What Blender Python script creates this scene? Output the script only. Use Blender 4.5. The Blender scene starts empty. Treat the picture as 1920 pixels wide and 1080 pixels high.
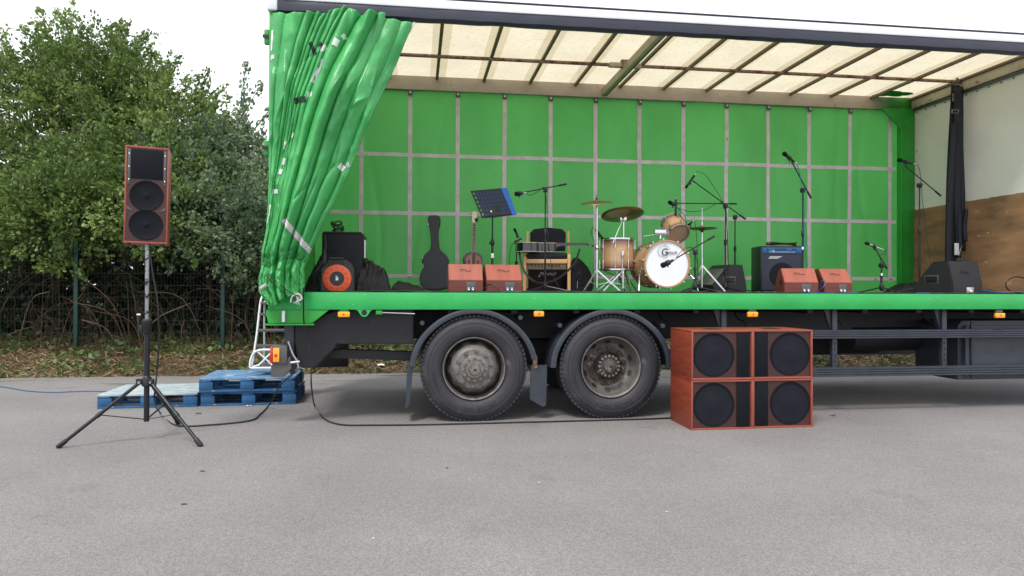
import bpy, bmesh, math, random
import numpy as np
from mathutils import Vector, Matrix, noise
random.seed(7); rng = np.random.default_rng(7)
R = math.radians; PI = math.pi
S = bpy.context.scene; C = S.collection
# ---------------------------------------------------------------- camera
FPX, YAW, PIT, ROL = 1302.7, 0.1369, -0.0039, 0.0032
CAM = Vector((0, -6.62, 1.253))
_F = Vector((math.sin(YAW)*math.cos(PIT), math.cos(YAW)*math.cos(PIT), -math.sin(PIT)))
_R = Vector((math.cos(YAW), -math.sin(YAW), 0)); _U = _R.cross(_F)
_R2 = (_R*math.cos(ROL)+_U*math.sin(ROL)).normalized(); _U2 = (_U*math.cos(ROL)-_R*math.sin(ROL)).normalized()
cd = bpy.data.cameras.new('camera'); cam = bpy.data.objects.new('camera', cd); C.objects.link(cam)
cd.sensor_width = 36; cd.lens = 36*FPX/1920; cd.clip_end = 600; cd.clip_start = .05
cam.matrix_world = Matrix(((_R2.x, _U2.x, -_F.x, CAM.x), (_R2.y, _U2.y, -_F.y, CAM.y), (_R2.z, _U2.z, -_F.z, CAM.z), (0, 0, 0, 1)))
S.camera = cam
# ---------------------------------------------------------------- light
SUN_EL, SUN_AZ = 58, 215          # high hazy sun from behind and left of the camera
w = bpy.data.worlds.new('World'); S.world = w; w.use_nodes = True
nt = w.node_tree; bg = nt.nodes['Background']
sky = nt.nodes.new('ShaderNodeTexSky'); sky.sky_type = 'NISHITA'; sky.sun_disc = False
sky.sun_elevation = R(SUN_EL); sky.sun_rotation = R(SUN_AZ)
mx = nt.nodes.new('ShaderNodeMixRGB'); mx.inputs[0].default_value = .88
mx.inputs[2].default_value = (7.2, 7.3, 7.6, 1)      # bright cloud deck over the blue
nt.links.new(sky.outputs[0], mx.inputs[1]); nt.links.new(mx.outputs[0], bg.inputs[0]); bg.inputs[1].default_value = .12
sl = bpy.data.lights.new('sun', 'SUN'); sl.energy = 1.5; sl.angle = R(14); sl.color = (1, .96, .9)
so = bpy.data.objects.new('sun', sl); C.objects.link(so)
sdir = Vector((math.sin(R(SUN_AZ))*math.cos(R(SUN_EL)), math.cos(R(SUN_AZ))*math.cos(R(SUN_EL)), math.sin(R(SUN_EL))))
so.rotation_euler = sdir.to_track_quat('Z', 'Y').to_euler()
S.view_settings.view_transform = 'Standard'; S.view_settings.look = 'None'
S.view_settings.exposure = .92; S.view_settings.gamma = 1
S.render.resolution_x = 1024; S.render.resolution_y = 576
S.render.engine = 'CYCLES'
try:
    S.cycles.max_bounces = 8; S.cycles.transparent_max_bounces = 8; S.cycles.use_denoising = True
except Exception: pass

def at(x, y, Y):
    "a point of the depth plane Y, read off a position measured in the photograph (1920 wide)"
    d = _F*FPX+_R2*(x-960)+_U2*(540-y)
    return CAM+d*((Y-CAM.y)/d.y)
def atg(x, y, Z=0.0):
    d = _F*FPX+_R2*(x-960)+_U2*(540-y)
    return CAM+d*((Z-CAM.z)/d.z)
def mpp(x, Y): return (at(x, 545, Y)-CAM).dot(_F)/FPX
DECK = 1.233
# ---------------------------------------------------------------- materials
def M(name, col, rough=.5, metal=0., var=.12, vs=6., bump=0., bs=80., spot=None, spot_s=9., spot_t=.62, spot_r=None, coat=0., soft=.03, stretch=None, trans=0., spec=.5):
    m = bpy.data.materials.new(name); m.use_nodes = True
    n = m.node_tree.nodes; l = m.node_tree.links; b = n['Principled BSDF']
    tc = n.new('ShaderNodeTexCoord'); src = tc.outputs['Object']
    if stretch:
        mp = n.new('ShaderNodeMapping'); mp.inputs['Scale'].default_value = stretch; l.new(src, mp.inputs[0]); src = mp.outputs[0]
    nz = n.new('ShaderNodeTexNoise'); nz.inputs['Scale'].default_value = vs; nz.inputs['Detail'].default_value = 6; nz.inputs['Roughness'].default_value = .6
    l.new(src, nz.inputs['Vector'])
    rp = n.new('ShaderNodeValToRGB'); rp.color_ramp.elements[0].position = .3; rp.color_ramp.elements[1].position = .7
    c = Vector(col[:3]); rp.color_ramp.elements[0].color = (*(c*(1-var)), 1); rp.color_ramp.elements[1].color = (*(c*(1+var)), 1)
    l.new(nz.outputs[0], rp.inputs[0]); out = rp.outputs[0]
    rr = None
    if spot:
        n2 = n.new('ShaderNodeTexNoise'); n2.inputs['Scale'].default_value = spot_s; n2.inputs['Detail'].default_value = 7; n2.inputs['Roughness'].default_value = .65
        l.new(src, n2.inputs['Vector'])
        r2 = n.new('ShaderNodeValToRGB'); r2.color_ramp.elements[0].position = spot_t; r2.color_ramp.elements[1].position = spot_t+soft
        l.new(n2.outputs[0], r2.inputs[0])
        m2 = n.new('ShaderNodeMixRGB'); l.new(r2.outputs[0], m2.inputs[0]); l.new(out, m2.inputs[1]); m2.inputs[2].default_value = (*spot, 1)
        out = m2.outputs[0]
    l.new(out, b.inputs['Base Color'])
    r3 = n.new('ShaderNodeMapRange'); r3.inputs[3].default_value = max(0, rough-.08); r3.inputs[4].default_value = min(1, rough+.08)
    l.new(nz.outputs[0], r3.inputs[0]); l.new(r3.outputs[0], b.inputs['Roughness'])
    b.inputs['Metallic'].default_value = metal; b.inputs['Coat Weight'].default_value = coat
    b.inputs['Specular IOR Level'].default_value = spec
    if bump:
        n4 = n.new('ShaderNodeTexNoise'); n4.inputs['Scale'].default_value = bs; n4.inputs['Detail'].default_value = 5; l.new(src, n4.inputs['Vector'])
        bp = n.new('ShaderNodeBump'); bp.inputs['Strength'].default_value = bump; bp.inputs['Distance'].default_value = .02
        l.new(n4.outputs[0], bp.inputs['Height']); l.new(bp.outputs[0], b.inputs['Normal'])
    if trans:
        tr = n.new('ShaderNodeBsdfTranslucent'); l.new(out, tr.inputs[0]); ms = n.new('ShaderNodeMixShader'); ms.inputs[0].default_value = trans
        l.new(b.outputs[0], ms.inputs[1]); l.new(tr.outputs[0], ms.inputs[2]); l.new(ms.outputs[0], n['Material Output'].inputs[0])
    m['out'] = 1
    return m
GREEN = (.028, .40, .062)
m_rail = M('rail green paint', (.022, .36, .080), .35, var=.12, vs=3, spot=(.42, .45, .38), spot_s=24, spot_t=.675, soft=.015, bump=.10, bs=7)
m_green = M('green paint', (.02, .30, .035), .4, var=.15, vs=3, spot=(.1, .2, .09), spot_s=10, spot_t=.7)
m_pvc = M('green curtain fabric', (.060, .38, .105), .31, var=.14, vs=4, bump=.16, bs=90, trans=.12, spot=(.04, .20, .07), spot_s=9, spot_t=.64, soft=.12)
m_pvcb = M('green back curtain', (.105, .50, .115), .34, var=.13, vs=1.3, bump=.12, bs=3, trans=.45, spot=(.022, .16, .035), spot_s=7, spot_t=.705, soft=.05, stretch=(1, 1, .6))
m_white = M('white print', (.62, .65, .63), .5)
m_blk = M('black fabric strap', (.009, .009, .012), .7, bump=.2)
m_strap = M('grey webbing', (.58, .54, .56), .7, var=.16, vs=9, spot=(.2, .15, .13), spot_s=4, spot_t=.66)
m_alu = M('aluminium', (.55, .55, .56), .35, metal=.8, var=.1)
m_cream = M('cream painted rail', (.48, .42, .33), .5, var=.12, vs=5, spot=(.3, .26, .2), spot_s=5, spot_t=.62, soft=.1)
m_bow = M('roof bow', (.17, .125, .09), .6, var=.2)
m_rust = M('rusty tube', (.30, .20, .15), .7, var=.25, vs=14, spot=(.14, .05, .02), spot_s=9, spot_t=.5, soft=.1, bump=.1)
m_pelmet = M('dark rubber pelmet', (.022, .025, .042), .38, var=.2, vs=3, bump=.15, bs=5)
m_whitep = M('white painted edge', (.75, .77, .8), .35, var=.04)
m_chas = M('chassis black', (.009, .009, .012), .55, var=.3, vs=5, spot=(.06, .05, .045), spot_s=5, spot_t=.62, soft=.1)
m_guardp = M('mudguard plastic', (.030, .037, .050), .42, var=.22, vs=6, spot=(.14, .14, .15), spot_s=14, spot_t=.68, soft=.06, bump=.1, bs=30)
m_sguard = M('side guard aluminium', (.050, .057, .075), .45, metal=.3, var=.2, spot=(.33, .34, .36), spot_s=13, spot_t=.71)
m_tyre = M('tyre rubber', (.026, .026, .031), .6, var=.25, vs=5, spot=(.085, .08, .083), spot_s=5, spot_t=.6, soft=.12, bump=.15, bs=60)
m_rim = M('steel rim', (.17, .16, .148), .5, metal=.45, var=.3, vs=14, spot=(.14, .09, .06), spot_s=11, spot_t=.55, soft=.12, bump=.2, bs=50)
m_rimd = M('dark steel rim', (.07, .065, .06), .6, metal=.3, var=.3, vs=12, spot=(.22, .19, .15), spot_s=9, spot_t=.6, soft=.1, bump=.2, bs=50)
m_rustd = M('rusty hub', (.085, .068, .058), .75, metal=.2, var=.4, vs=24, spot=(.25, .22, .2), spot_s=24, spot_t=.55, soft=.1, bump=.4, bs=60)
m_nut = M('wheel nuts', (.20, .18, .165), .45, metal=.6, var=.3, vs=30)
m_orange = M('amber lens', (.95, .36, .01), .15, var=.1, vs=40, coat=.5)
m_red = M('red lens', (.5, .02, .03), .2, coat=.5)
m_panelw = M('white bulkhead panel', (.72, .73, .69), .5, var=.07, vs=2, spot=(.4, .37, .3), spot_s=5, spot_t=.67, soft=.04)
m_ply = M('brown ply', (.27, .15, .08), .6, var=.4, vs=3, stretch=(1, .6, 2.2), spot=(.58, .42, .25), spot_s=7, spot_t=.66, soft=.02, bump=.05)
m_plyf = M('deck floor ply', (.07, .06, .055), .7, var=.3, vs=4)
m_box = M('red stained cabinet', (.235, .043, .020), .42, var=.22, vs=3, stretch=(1, 1, 9), bump=.05, spot=(.13, .026, .018), spot_s=6, spot_t=.62, soft=.1)
m_box_shaded = M('shaded red stained wedge', (.135, .028, .018), .4, var=.3, vs=3, stretch=(1, 1, 9), bump=.05)  # wedge cabinet stain with the shade of its upright faces mixed in
m_box_lit = M('lit red stained wedge slope', (.30, .075, .045), .40, var=.14, vs=3, stretch=(7, 1, 1), bump=.04)  # same stain made lighter: light on the upward slope put into the colour
m_baf = M('dark red baffle', (.045, .013, .011), .5, var=.25, vs=8)
m_grille = M('speaker grille', (.005, .006, .010), .7, spec=.18, var=.2, vs=20, bump=.3, bs=300)
m_cone = M('speaker cone', (.009, .010, .016), .6, var=.15, spec=.2)
m_black = M('black plastic', (.010, .010, .012), .42, var=.2)
m_blkm = M('black powder coat', (.012, .012, .016), .35, metal=.2, var=.2)
m_cable = M('black cable', (.008, .008, .010), .5)
m_cblue = M('blue cable', (.015, .085, .24), .5)
m_cloth = M('black padded cloth', (.009, .009, .014), .8, var=.3, bump=.4, bs=14)
m_clothw = M('heap of black nylon', (.007, .007, .009), .6, var=.35, vs=12, bump=.8, bs=22)
m_chrome = M('chrome', (.60, .61, .63), .16, metal=1., var=.08)
m_white2 = M('white plastic', (.78, .8, .82), .35, var=.04)
m_drumh = M('white drum head', (.80, .82, .86), .35, var=.03)
m_headc = M('coated brown head', (.34, .24, .16), .4, var=.1)
m_hoop = M('maple hoop', (.42, .24, .12), .35, var=.15)
m_cym = M('bronze cymbal', (.25, .22, .10), .32, metal=.85, var=.15, vs=10)
m_case = M('guitar case vinyl', (.032, .032, .038), .5, var=.15, bump=.2, bs=150)
m_ashw = M('beech frame', (.62, .36, .16), .4, var=.12, vs=5, stretch=(1, 1, .3))
m_pad = M('charcoal upholstery', (.010, .010, .017), .85, var=.2, bump=.3, bs=160)
m_gloss = M('gloss black lacquer', (.006, .006, .008), .12, coat=.6)
m_bind = M('cream binding', (.72, .62, .42), .4)
m_fret = M('rosewood fingerboard', (.10, .05, .035), .5)
m_ampb = M('brown amp vinyl', (.060, .020, .018), .6, bump=.2, bs=150, spot=(.12, .05, .04), spot_s=80, spot_t=.6)
m_panel = M('amp panel cream', (.62, .55, .44), .4)
m_bluep = M('blue amp panel', (.01, .12, .36), .4)
m_blue = M('blue folder', (.01, .13, .50), .4)
m_reel = M('orange reel disc', (.80, .11, .03), .4, var=.06)
m_reelf = M('dark grey reel frame', (.024, .024, .028), .45)
m_palt = M('weathered blue pallet deck', (.27, .37, .42), .7, var=.3, vs=5, spot=(.52, .50, .42), spot_s=6, spot_t=.48, soft=.12, stretch=(1, 5, 1), bump=.2)
m_palf = M('blue pallet timber', (.012, .085, .21), .65, var=.4, vs=5, spot=(.34, .27, .18), spot_s=11, spot_t=.60, soft=.06, bump=.2)
m_post = M('fence green', (.004, .038, .030), .5)
m_wire = M('fence wire', (.006, .014, .014), .5)
m_bark = M('bark', (.10, .075, .05), .85, var=.35, vs=12, bump=.4)
m_twig = M('dead twigs', (.10, .062, .038), .85, var=.3)
m_paper = M('paper litter', (.75, .76, .78), .6)
m_dead = M('dead leaf', (.09, .05, .035), .7)
m_dash = M('dark metal box', (.10, .10, .10), .5, metal=.4)
m_line = M('black print', (.008, .008, .008), .5)
m_redlt = M('cabinet edge', (.27, .065, .04), .45, var=.2)

def leafmat(name, a, b_, c_, trans=.35):
    m = bpy.data.materials.new(name); m.use_nodes = True; n = m.node_tree.nodes; l = m.node_tree.links
    b = n['Principled BSDF']; g = n.new('ShaderNodeNewGeometry')
    rp = n.new('ShaderNodeValToRGB'); e = rp.color_ramp.elements
    e[0].color = (*a, 1); e[1].color = (*c_, 1); k = e.new(.55); k.color = (*b_, 1)
    tc = n.new('ShaderNodeTexCoord'); nz = n.new('ShaderNodeTexNoise'); nz.inputs['Scale'].default_value = .8; nz.inputs['Detail'].default_value = 3
    l.new(tc.outputs['Object'], nz.inputs['Vector'])
    mm = n.new('ShaderNodeMath'); mm.operation = 'MULTIPLY_ADD'; mm.inputs[1].default_value = .55; l.new(g.outputs['Random Per Island'], mm.inputs[0])
    m2 = n.new('ShaderNodeMath'); m2.operation = 'MULTIPLY_ADD'; m2.inputs[1].default_value = 1.6; m2.inputs[2].default_value = -.55; l.new(nz.outputs[0], m2.inputs[0]); l.new(m2.outputs[0], mm.inputs[2])
    l.new(mm.outputs[0], rp.inputs[0]); l.new(rp.outputs[0], b.inputs['Base Color']); b.inputs['Roughness'].default_value = .5
    tr = n.new('ShaderNodeBsdfTranslucent'); l.new(rp.outputs[0], tr.inputs[0]); ms = n.new('ShaderNodeMixShader'); ms.inputs[0].default_value = trans
    l.new(b.outputs[0], ms.inputs[1]); l.new(tr.outputs[0], ms.inputs[2]); l.new(ms.outputs[0], n['Material Output'].inputs[0])
    return m
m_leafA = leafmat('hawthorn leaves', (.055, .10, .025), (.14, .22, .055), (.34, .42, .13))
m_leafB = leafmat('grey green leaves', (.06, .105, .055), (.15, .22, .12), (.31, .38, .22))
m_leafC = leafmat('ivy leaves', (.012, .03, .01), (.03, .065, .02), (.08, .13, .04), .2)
m_verge = leafmat('verge leaves', (.05, .085, .025), (.10, .15, .045), (.20, .24, .09))
m_straw = leafmat('dead stalks', (.08, .048, .026), (.21, .135, .07), (.40, .29, .16), .15)

# ---------------------------------------------------------------- mesh helpers
class MB:
    def __init__(s): s.bm = bmesh.new(); s.mats = []
    def mi(s, m):
        if m not in s.mats: s.mats.append(m)
        return s.mats.index(m)
    def _paint(s, faces, m, smooth):
        i = s.mi(m)
        for f in faces: f.material_index = i; f.smooth = smooth
    def add(s, vs, fs, m, smooth=True):
        bv = [s.bm.verts.new(v) for v in vs]; out = []
        for f in fs:
            try: out.append(s.bm.faces.new([bv[i] for i in f]))
            except ValueError: pass
        s._paint(out, m, smooth); return bv
    def box(s, a, b, m, bev=0., T=None):
        a = Vector(a); b = Vector(b); t = bmesh.new(); bmesh.ops.create_cube(t, size=1)
        c = (a+b)/2; d = b-a
        for v in t.verts: v.co = Vector((v.co.x*d.x, v.co.y*d.y, v.co.z*d.z))+c
        if bev: bmesh.ops.bevel(t, geom=t.edges[:], offset=min(bev, min(abs(d.x), abs(d.y), abs(d.z))*.45), segments=2, affect='EDGES', profile=.5)
        s.merge(t, m, T)
    def merge(s, t, m, T=None, smooth=True):
        t.verts.index_update(); vs = [(T @ v.co if T else v.co.copy()) for v in t.verts]
        s.add(vs, [[v.index for v in f.verts] for f in t.faces], m, smooth); t.free()
    def bar(s, p, q, w, h, m, up=(0, 0, 1), bev=0.):
        p = Vector(p); q = Vector(q); z = (q-p); L = z.length; z.normalize(); u = Vector(up)
        x = u.cross(z)
        if x.length < 1e-4: x = Vector((1, 0, 0)).cross(z)
        x.normalize(); y = z.cross(x)
        T = Matrix.Translation(p) @ Matrix((x, y, z)).transposed().to_4x4()
        s.box((-w/2, -h/2, 0), (w/2, h/2, L), m, bev, T)
    def tube(s, pts, r, m, n=8, caps=True):
        pts = [Vector(p) for p in pts]; N = len(pts); rs = r if isinstance(r, (list, tuple)) else [r]*N
        prev = None; vs = []
        for i, p in enumerate(pts):
            d = (pts[min(i+1, N-1)]-pts[max(i-1, 0)])
            if d.length < 1e-9: d = Vector((0, 0, 1))
            d.normalize()
            if prev is None: a = d.orthogonal().normalized()
            else: a = (prev-d*prev.dot(d)); a = a.normalized() if a.length > 1e-6 else d.orthogonal().normalized()
            prev = a; b = d.cross(a)
            for k in range(n): t = 2*PI*k/n; vs.append(p+(a*math.cos(t)+b*math.sin(t))*rs[i])
        fs = [(i*n+k, i*n+(k+1) % n, (i+1)*n+(k+1) % n, (i+1)*n+k) for i in range(N-1) for k in range(n)]
        if caps: fs += [tuple(range(n))[::-1], tuple((N-1)*n+k for k in range(n))]
        s.add(vs, fs, m)
    def lathe(s, prof, m, n=32, o=(0, 0, 0), ax=(0, 0, 1), caps=False):
        "prof: (radius, distance along axis)"
        o = Vector(o); z = Vector(ax).normalized(); x = z.orthogonal().normalized()
        if abs(z.y) > .99: x = Vector((1, 0, 0))
        y = z.cross(x); vs = []
        for r, h in prof:
            for k in range(n): t = 2*PI*k/n; vs.append(o+z*h+(x*math.cos(t)+y*math.sin(t))*max(r, 1e-5))
        fs = [(i*n+k, i*n+(k+1) % n, (i+1)*n+(k+1) % n, (i+1)*n+k) for i in range(len(prof)-1) for k in range(n)]
        if caps: fs += [tuple(range(n))[::-1], tuple((len(prof)-1)*n+k for k in range(n))]
        s.add(vs, fs, m)
    def prism(s, pts, d, m, T=None, bev=0., hole=None):
        "outline in local x,z; thickness d along +y"
        t = bmesh.new(); vs = [t.verts.new((x, 0, z)) for x, z in pts]; f = t.faces.new(vs)
        r = bmesh.ops.extrude_face_region(t, geom=[f]); nv = [v for v in r['geom'] if isinstance(v, bmesh.types.BMVert)]
        for v in nv: v.co.y += d
        bmesh.ops.recalc_face_normals(t, faces=t.faces[:])
        if bev:
            eds = [e for e in t.edges if abs(e.verts[0].co.y-e.verts[1].co.y) < 1e-6]
            bmesh.ops.bevel(t, geom=eds, offset=bev, segments=2, affect='EDGES')
        s.merge(t, m, T)
    def ball(s, c, r, m, n=16, sc=(1, 1, 1), T=None):
        t = bmesh.new(); bmesh.ops.create_uvsphere(t, u_segments=n, v_segments=max(6, n//2), radius=r)
        for v in t.verts: v.co = Vector((v.co.x*sc[0], v.co.y*sc[1], v.co.z*sc[2]))+Vector(c)
        s.merge(t, m, T)
    def build(s, name, parent=None, loc=None):
        bmesh.ops.recalc_face_normals(s.bm, faces=s.bm.faces[:]) if len(s.bm.faces) < 60000 else None
        me = bpy.data.meshes.new(name); s.bm.to_mesh(me); s.bm.free()
        for m in s.mats: me.materials.append(m)
        try: me.set_sharp_from_angle(angle=R(38))
        except Exception: pass
        o = bpy.data.objects.new(name, me); C.objects.link(o)
        if parent: o.parent = parent
        if loc: o.location = loc
        return o
def tag(o, label, cat, group=None):
    o['label'] = label; o['category'] = cat
    if group: o['group'] = group
    return o
def thing(name, label, cat, loc=(0, 0, 0), rz=0., group=None):
    o = bpy.data.objects.new(name, None); C.objects.link(o); o.empty_display_size = .1
    o.location = loc; o.rotation_euler = (0, 0, rz); return tag(o, label, cat, group)
def kids(o): return [c for c in bpy.data.objects if c.parent == o]
def dup(o, label=None, loc=None, rz=None, parent=None):
    c = o.copy(); C.objects.link(c)
    if parent: c.parent = parent
    if label: c['label'] = label
    if loc is not None: c.location = loc
    if rz is not None: c.rotation_euler = (0, 0, rz)
    for k in kids(o): dup(k, parent=c)
    return c
def struct(o): o['kind'] = 'structure'; return o
def stuff(o, label, cat): o['kind'] = 'stuff'; return tag(o, label, cat)
def text_mb(mb, txt, size, m, T, ext=.001, shear=0., sx=1.):
    cu = bpy.data.curves.new('t', 'FONT'); cu.body = txt; cu.size = size; cu.extrude = ext; cu.align_x = 'CENTER'; cu.align_y = 'CENTER'; cu.shear = shear; cu.resolution_u = 3
    o = bpy.data.objects.new('t', cu); C.objects.link(o); dg = bpy.context.evaluated_depsgraph_get(); me = bpy.data.meshes.new_from_object(o.evaluated_get(dg))
    # text lies in local x,z facing -y
    mb.add([T @ Vector((v.co.x*sx, -v.co.z, v.co.y)) for v in me.vertices], [list(p.vertices) for p in me.polygons], m, False)
    bpy.data.objects.remove(o); bpy.data.curves.remove(cu); bpy.data.meshes.remove(me)
def smooth(pts, k=6):
    "Catmull-Rom through pts"
    pts = [Vector(p) for p in pts]; out = []; P = [pts[0]*2-pts[1]]+pts+[pts[-1]*2-pts[-2]]
    for i in range(1, len(P)-2):
        a, b, c, d = P[i-1:i+3]
        for j in range(k):
            t = j/k; out.append(.5*((2*b)+(c-a)*t+(2*a-5*b+4*c-d)*t*t+(3*b-a-3*c+d)*t**3))
    out.append(pts[-1]); return out
def circ(n, r, c=(0, 0)): return [(c[0]+r*math.cos(2*PI*i/n), c[1]+r*math.sin(2*PI*i/n)) for i in range(n)]
TR = Matrix.Translation
def RZ(a): return Matrix.Rotation(a, 4, 'Z')
def RX(a): return Matrix.Rotation(a, 4, 'X')
def RY(a): return Matrix.Rotation(a, 4, 'Y')
# ================================================================ SETTING
def fbm(x, y, z=0., o=4): return noise.fractal(Vector((x, y, z)), 1, 2, o)
def mat_asphalt():
    m = bpy.data.materials.new('asphalt'); m.use_nodes = True; n = m.node_tree.nodes; l = m.node_tree.links; b = n['Principled BSDF']
    tc = n.new('ShaderNodeTexCoord'); o = tc.outputs['Object']
    def nz(sc, det=4, rough=.6, vec=o):
        t = n.new('ShaderNodeTexNoise'); t.inputs['Scale'].default_value = sc; t.inputs['Detail'].default_value = det; t.inputs['Roughness'].default_value = rough; l.new(vec, t.inputs['Vector']); return t.outputs[0]
    def ramp(i, p0, c0, p1, c1):
        r = n.new('ShaderNodeValToRGB'); r.color_ramp.elements[0].position = p0; r.color_ramp.elements[1].position = p1
        r.color_ramp.elements[0].color = (*c0, 1); r.color_ramp.elements[1].color = (*c1, 1); l.new(i, r.inputs[0]); return r.outputs[0]
    def mul(a, bb, f=1., t='MULTIPLY'):
        x = n.new('ShaderNodeMixRGB'); x.blend_type = t; x.inputs[0].default_value = f; l.new(a, x.inputs[1]); l.new(bb, x.inputs[2]); return x.outputs[0]
    base = ramp(nz(.55, 7), .3, (.188, .180, .178), .75, (.250, .240, .237))
    vo = n.new('ShaderNodeTexVoronoi'); vo.inputs['Scale'].default_value = 130; l.new(o, vo.inputs['Vector'])
    st = ramp(vo.outputs['Color'], .15, (.66, .66, .66), .95, (1.35, 1.35, 1.35))
    c = mul(base, st, .7)
    c = mul(c, ramp(nz(170, 4, .85), .34, (.5, .5, .5), .68, (1.45, 1.42, 1.38)), .6)
    # paler, dusty band near the verge and mossy stains
    sx = n.new('ShaderNodeSeparateXYZ'); l.new(o, sx.inputs[0])
    mp = n.new('ShaderNodeMapping'); mp.inputs['Scale'].default_value = (.6, 2.6, 1); l.new(o, mp.inputs[0])
    moss = ramp(nz(1.6, 6, .65, mp.outputs[0]), .56, (0, 0, 0), .66, (1, 1, 1))
    edge = n.new('ShaderNodeMapRange'); edge.inputs[1].default_value = 2.2; edge.inputs[2].default_value = 3.4; l.new(sx.outputs[1], edge.inputs[0])
    f = n.new('ShaderNodeMath'); f.operation = 'MULTIPLY'; l.new(moss, f.inputs[0]); l.new(edge.outputs[0], f.inputs[1])
    x = n.new('ShaderNodeMixRGB'); l.new(f.outputs[0], x.inputs[0]); l.new(c, x.inputs[1]); x.inputs[2].default_value = (.095, .085, .045, 1); c = x.outputs[0]
    st2 = ramp(nz(1.3, 7, .7), .60, (0, 0, 0), .72, (1, 1, 1)); x = n.new('ShaderNodeMixRGB'); f2 = n.new('ShaderNodeMath'); f2.operation = 'MULTIPLY'; f2.inputs[1].default_value = .32
    l.new(st2, f2.inputs[0]); l.new(f2.outputs[0], x.inputs[0]); l.new(c, x.inputs[1]); x.inputs[2].default_value = (.07, .06, .055, 1)
    l.new(x.outputs[0], b.inputs['Base Color']); b.inputs['Roughness'].default_value = .85; b.inputs['Specular IOR Level'].default_value = .3
    bp = n.new('ShaderNodeBump'); bp.inputs['Strength'].default_value = .55; bp.inputs['Distance'].default_value = .006; l.new(vo.outputs['Distance'], bp.inputs['Height']); l.new(bp.outputs[0], b.inputs['Normal'])
    return m
mb = MB(); mb.add([(-120, -60, 0), (120, -60, 0), (120, 4.3, 0), (-120, 4.3, 0)], [(0, 1, 2, 3)], mat_asphalt(), False)
g = struct(mb.build('asphalt_ground'))
mb = MB(); mb.add([(-300, -300, -.06), (300, -300, -.06), (300, 400, -.06), (-300, 400, -.06)], [(0, 1, 2, 3)], M('field', (.07, .10, .03), .9, vs=.3, var=.3), False)
struct(mb.build('field'))
m_soil = M('leaf litter soil', (.085, .055, .032), .9, var=.45, vs=9, spot=(.05, .07, .025), spot_s=3, spot_t=.5, soft=.1, bump=.6, bs=40)
def vh(x, y):
    e = 4.05+.10*fbm(x*1.3, 3.1); t = max(0, min(1, (y-e)/2.2)); h = .42*t**.75
    return -.03+h+(.05*fbm(x*2.5, y*2.5)+.03*fbm(x*9, y*9) if y > e else 0)*min(1, (y-e)*4)
mb = MB(); NX, NY = 360, 60; xs = np.linspace(-24, 30, NX); ys = np.concatenate([np.linspace(3.95, 7, 45), np.linspace(7.3, 16, 15)])
mb.add([(x, y, vh(x, y)) for y in ys for x in xs], [(j*NX+i, j*NX+i+1, (j+1)*NX+i+1, (j+1)*NX+i) for j in range(NY-1) for i in range(NX-1)], m_soil)
struct(mb.build('verge'))

# ---- leaves: one mesh of small leaf-shaped faces from arrays
def leaf_mesh(name, pos, size, m, elong=1.5, droop=.3, dirs=None):
    N = len(pos); a = rng.normal(size=(N, 3)); a /= np.linalg.norm(a, axis=1)[:, None]
    if dirs is not None: a = dirs+a*.45; a /= np.linalg.norm(a, axis=1)[:, None]
    b = rng.normal(size=(N, 3)); b[:, 2] *= .5; b -= a*(a*b).sum(1)[:, None]; b /= np.linalg.norm(b, axis=1)[:, None]
    s = size*(.6+.8*rng.random(N)); L = a*(s*elong/2)[:, None]; W = b*(s/2)[:, None]
    nrm = np.cross(a, b)*(s*.12)[:, None]
    V = np.empty((N, 6, 3)); V[:, 0] = pos-L; V[:, 1] = pos-L*.2+W+nrm; V[:, 2] = pos+L*.45+W*.75+nrm; V[:, 3] = pos+L; V[:, 4] = pos+L*.45-W*.75+nrm; V[:, 5] = pos-L*.2-W+nrm
    me = bpy.data.meshes.new(name); me.vertices.add(N*6); me.vertices.foreach_set('co', V.reshape(-1))
    F = np.empty((N, 2, 4), dtype=np.int32); k = np.arange(N)*6
    F[:, 0] = np.stack([k, k+1, k+2, k+3], 1); F[:, 1] = np.stack([k, k+3, k+4, k+5], 1)
    me.loops.add(N*8); me.loops.foreach_set('vertex_index', F.reshape(-1)); me.polygons.add(N*2)
    me.polygons.foreach_set('loop_start', np.arange(N*2)*4); me.polygons.foreach_set('loop_total', np.full(N*2, 4))
    me.materials.append(m); me.update(); me.validate(); return me
def crown_points(blobs, n, spray=42, sl=.34):
    "leaf positions in sprays hung through ellipsoid blobs (cx,cy,cz,rx,ry,rz)"
    vol = np.array([b[3]*b[4]*b[5] for b in blobs])**.75; vol /= vol.sum(); out = []; dd = []
    for b, f in zip(blobs, vol):
        k = max(3, int(n*f/spray))
        d = rng.normal(size=(k, 3)); d /= np.linalg.norm(d, axis=1)[:, None]; r = .35+.65*rng.random(k)**.45+.14*rng.normal(size=k)*(rng.random(k) > .6)
        c = np.array(b[:3])+d*r[:, None]*np.array(b[3:6])
        for j in range(k):
            ax = d[j]*.9+rng.normal(size=3)*.55+np.array([0, 0, .25]); ax /= np.linalg.norm(ax); L = sl*(.5+rng.random())
            t = rng.random(spray)**.8; p = c[j]+ax*(t*L)[:, None]+rng.normal(size=(spray, 3))*(.10*(1.15-t))[:, None]
            out.append(p); dd.append(np.repeat(ax[None], spray, 0))
    return np.concatenate(out), np.concatenate(dd)
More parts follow.
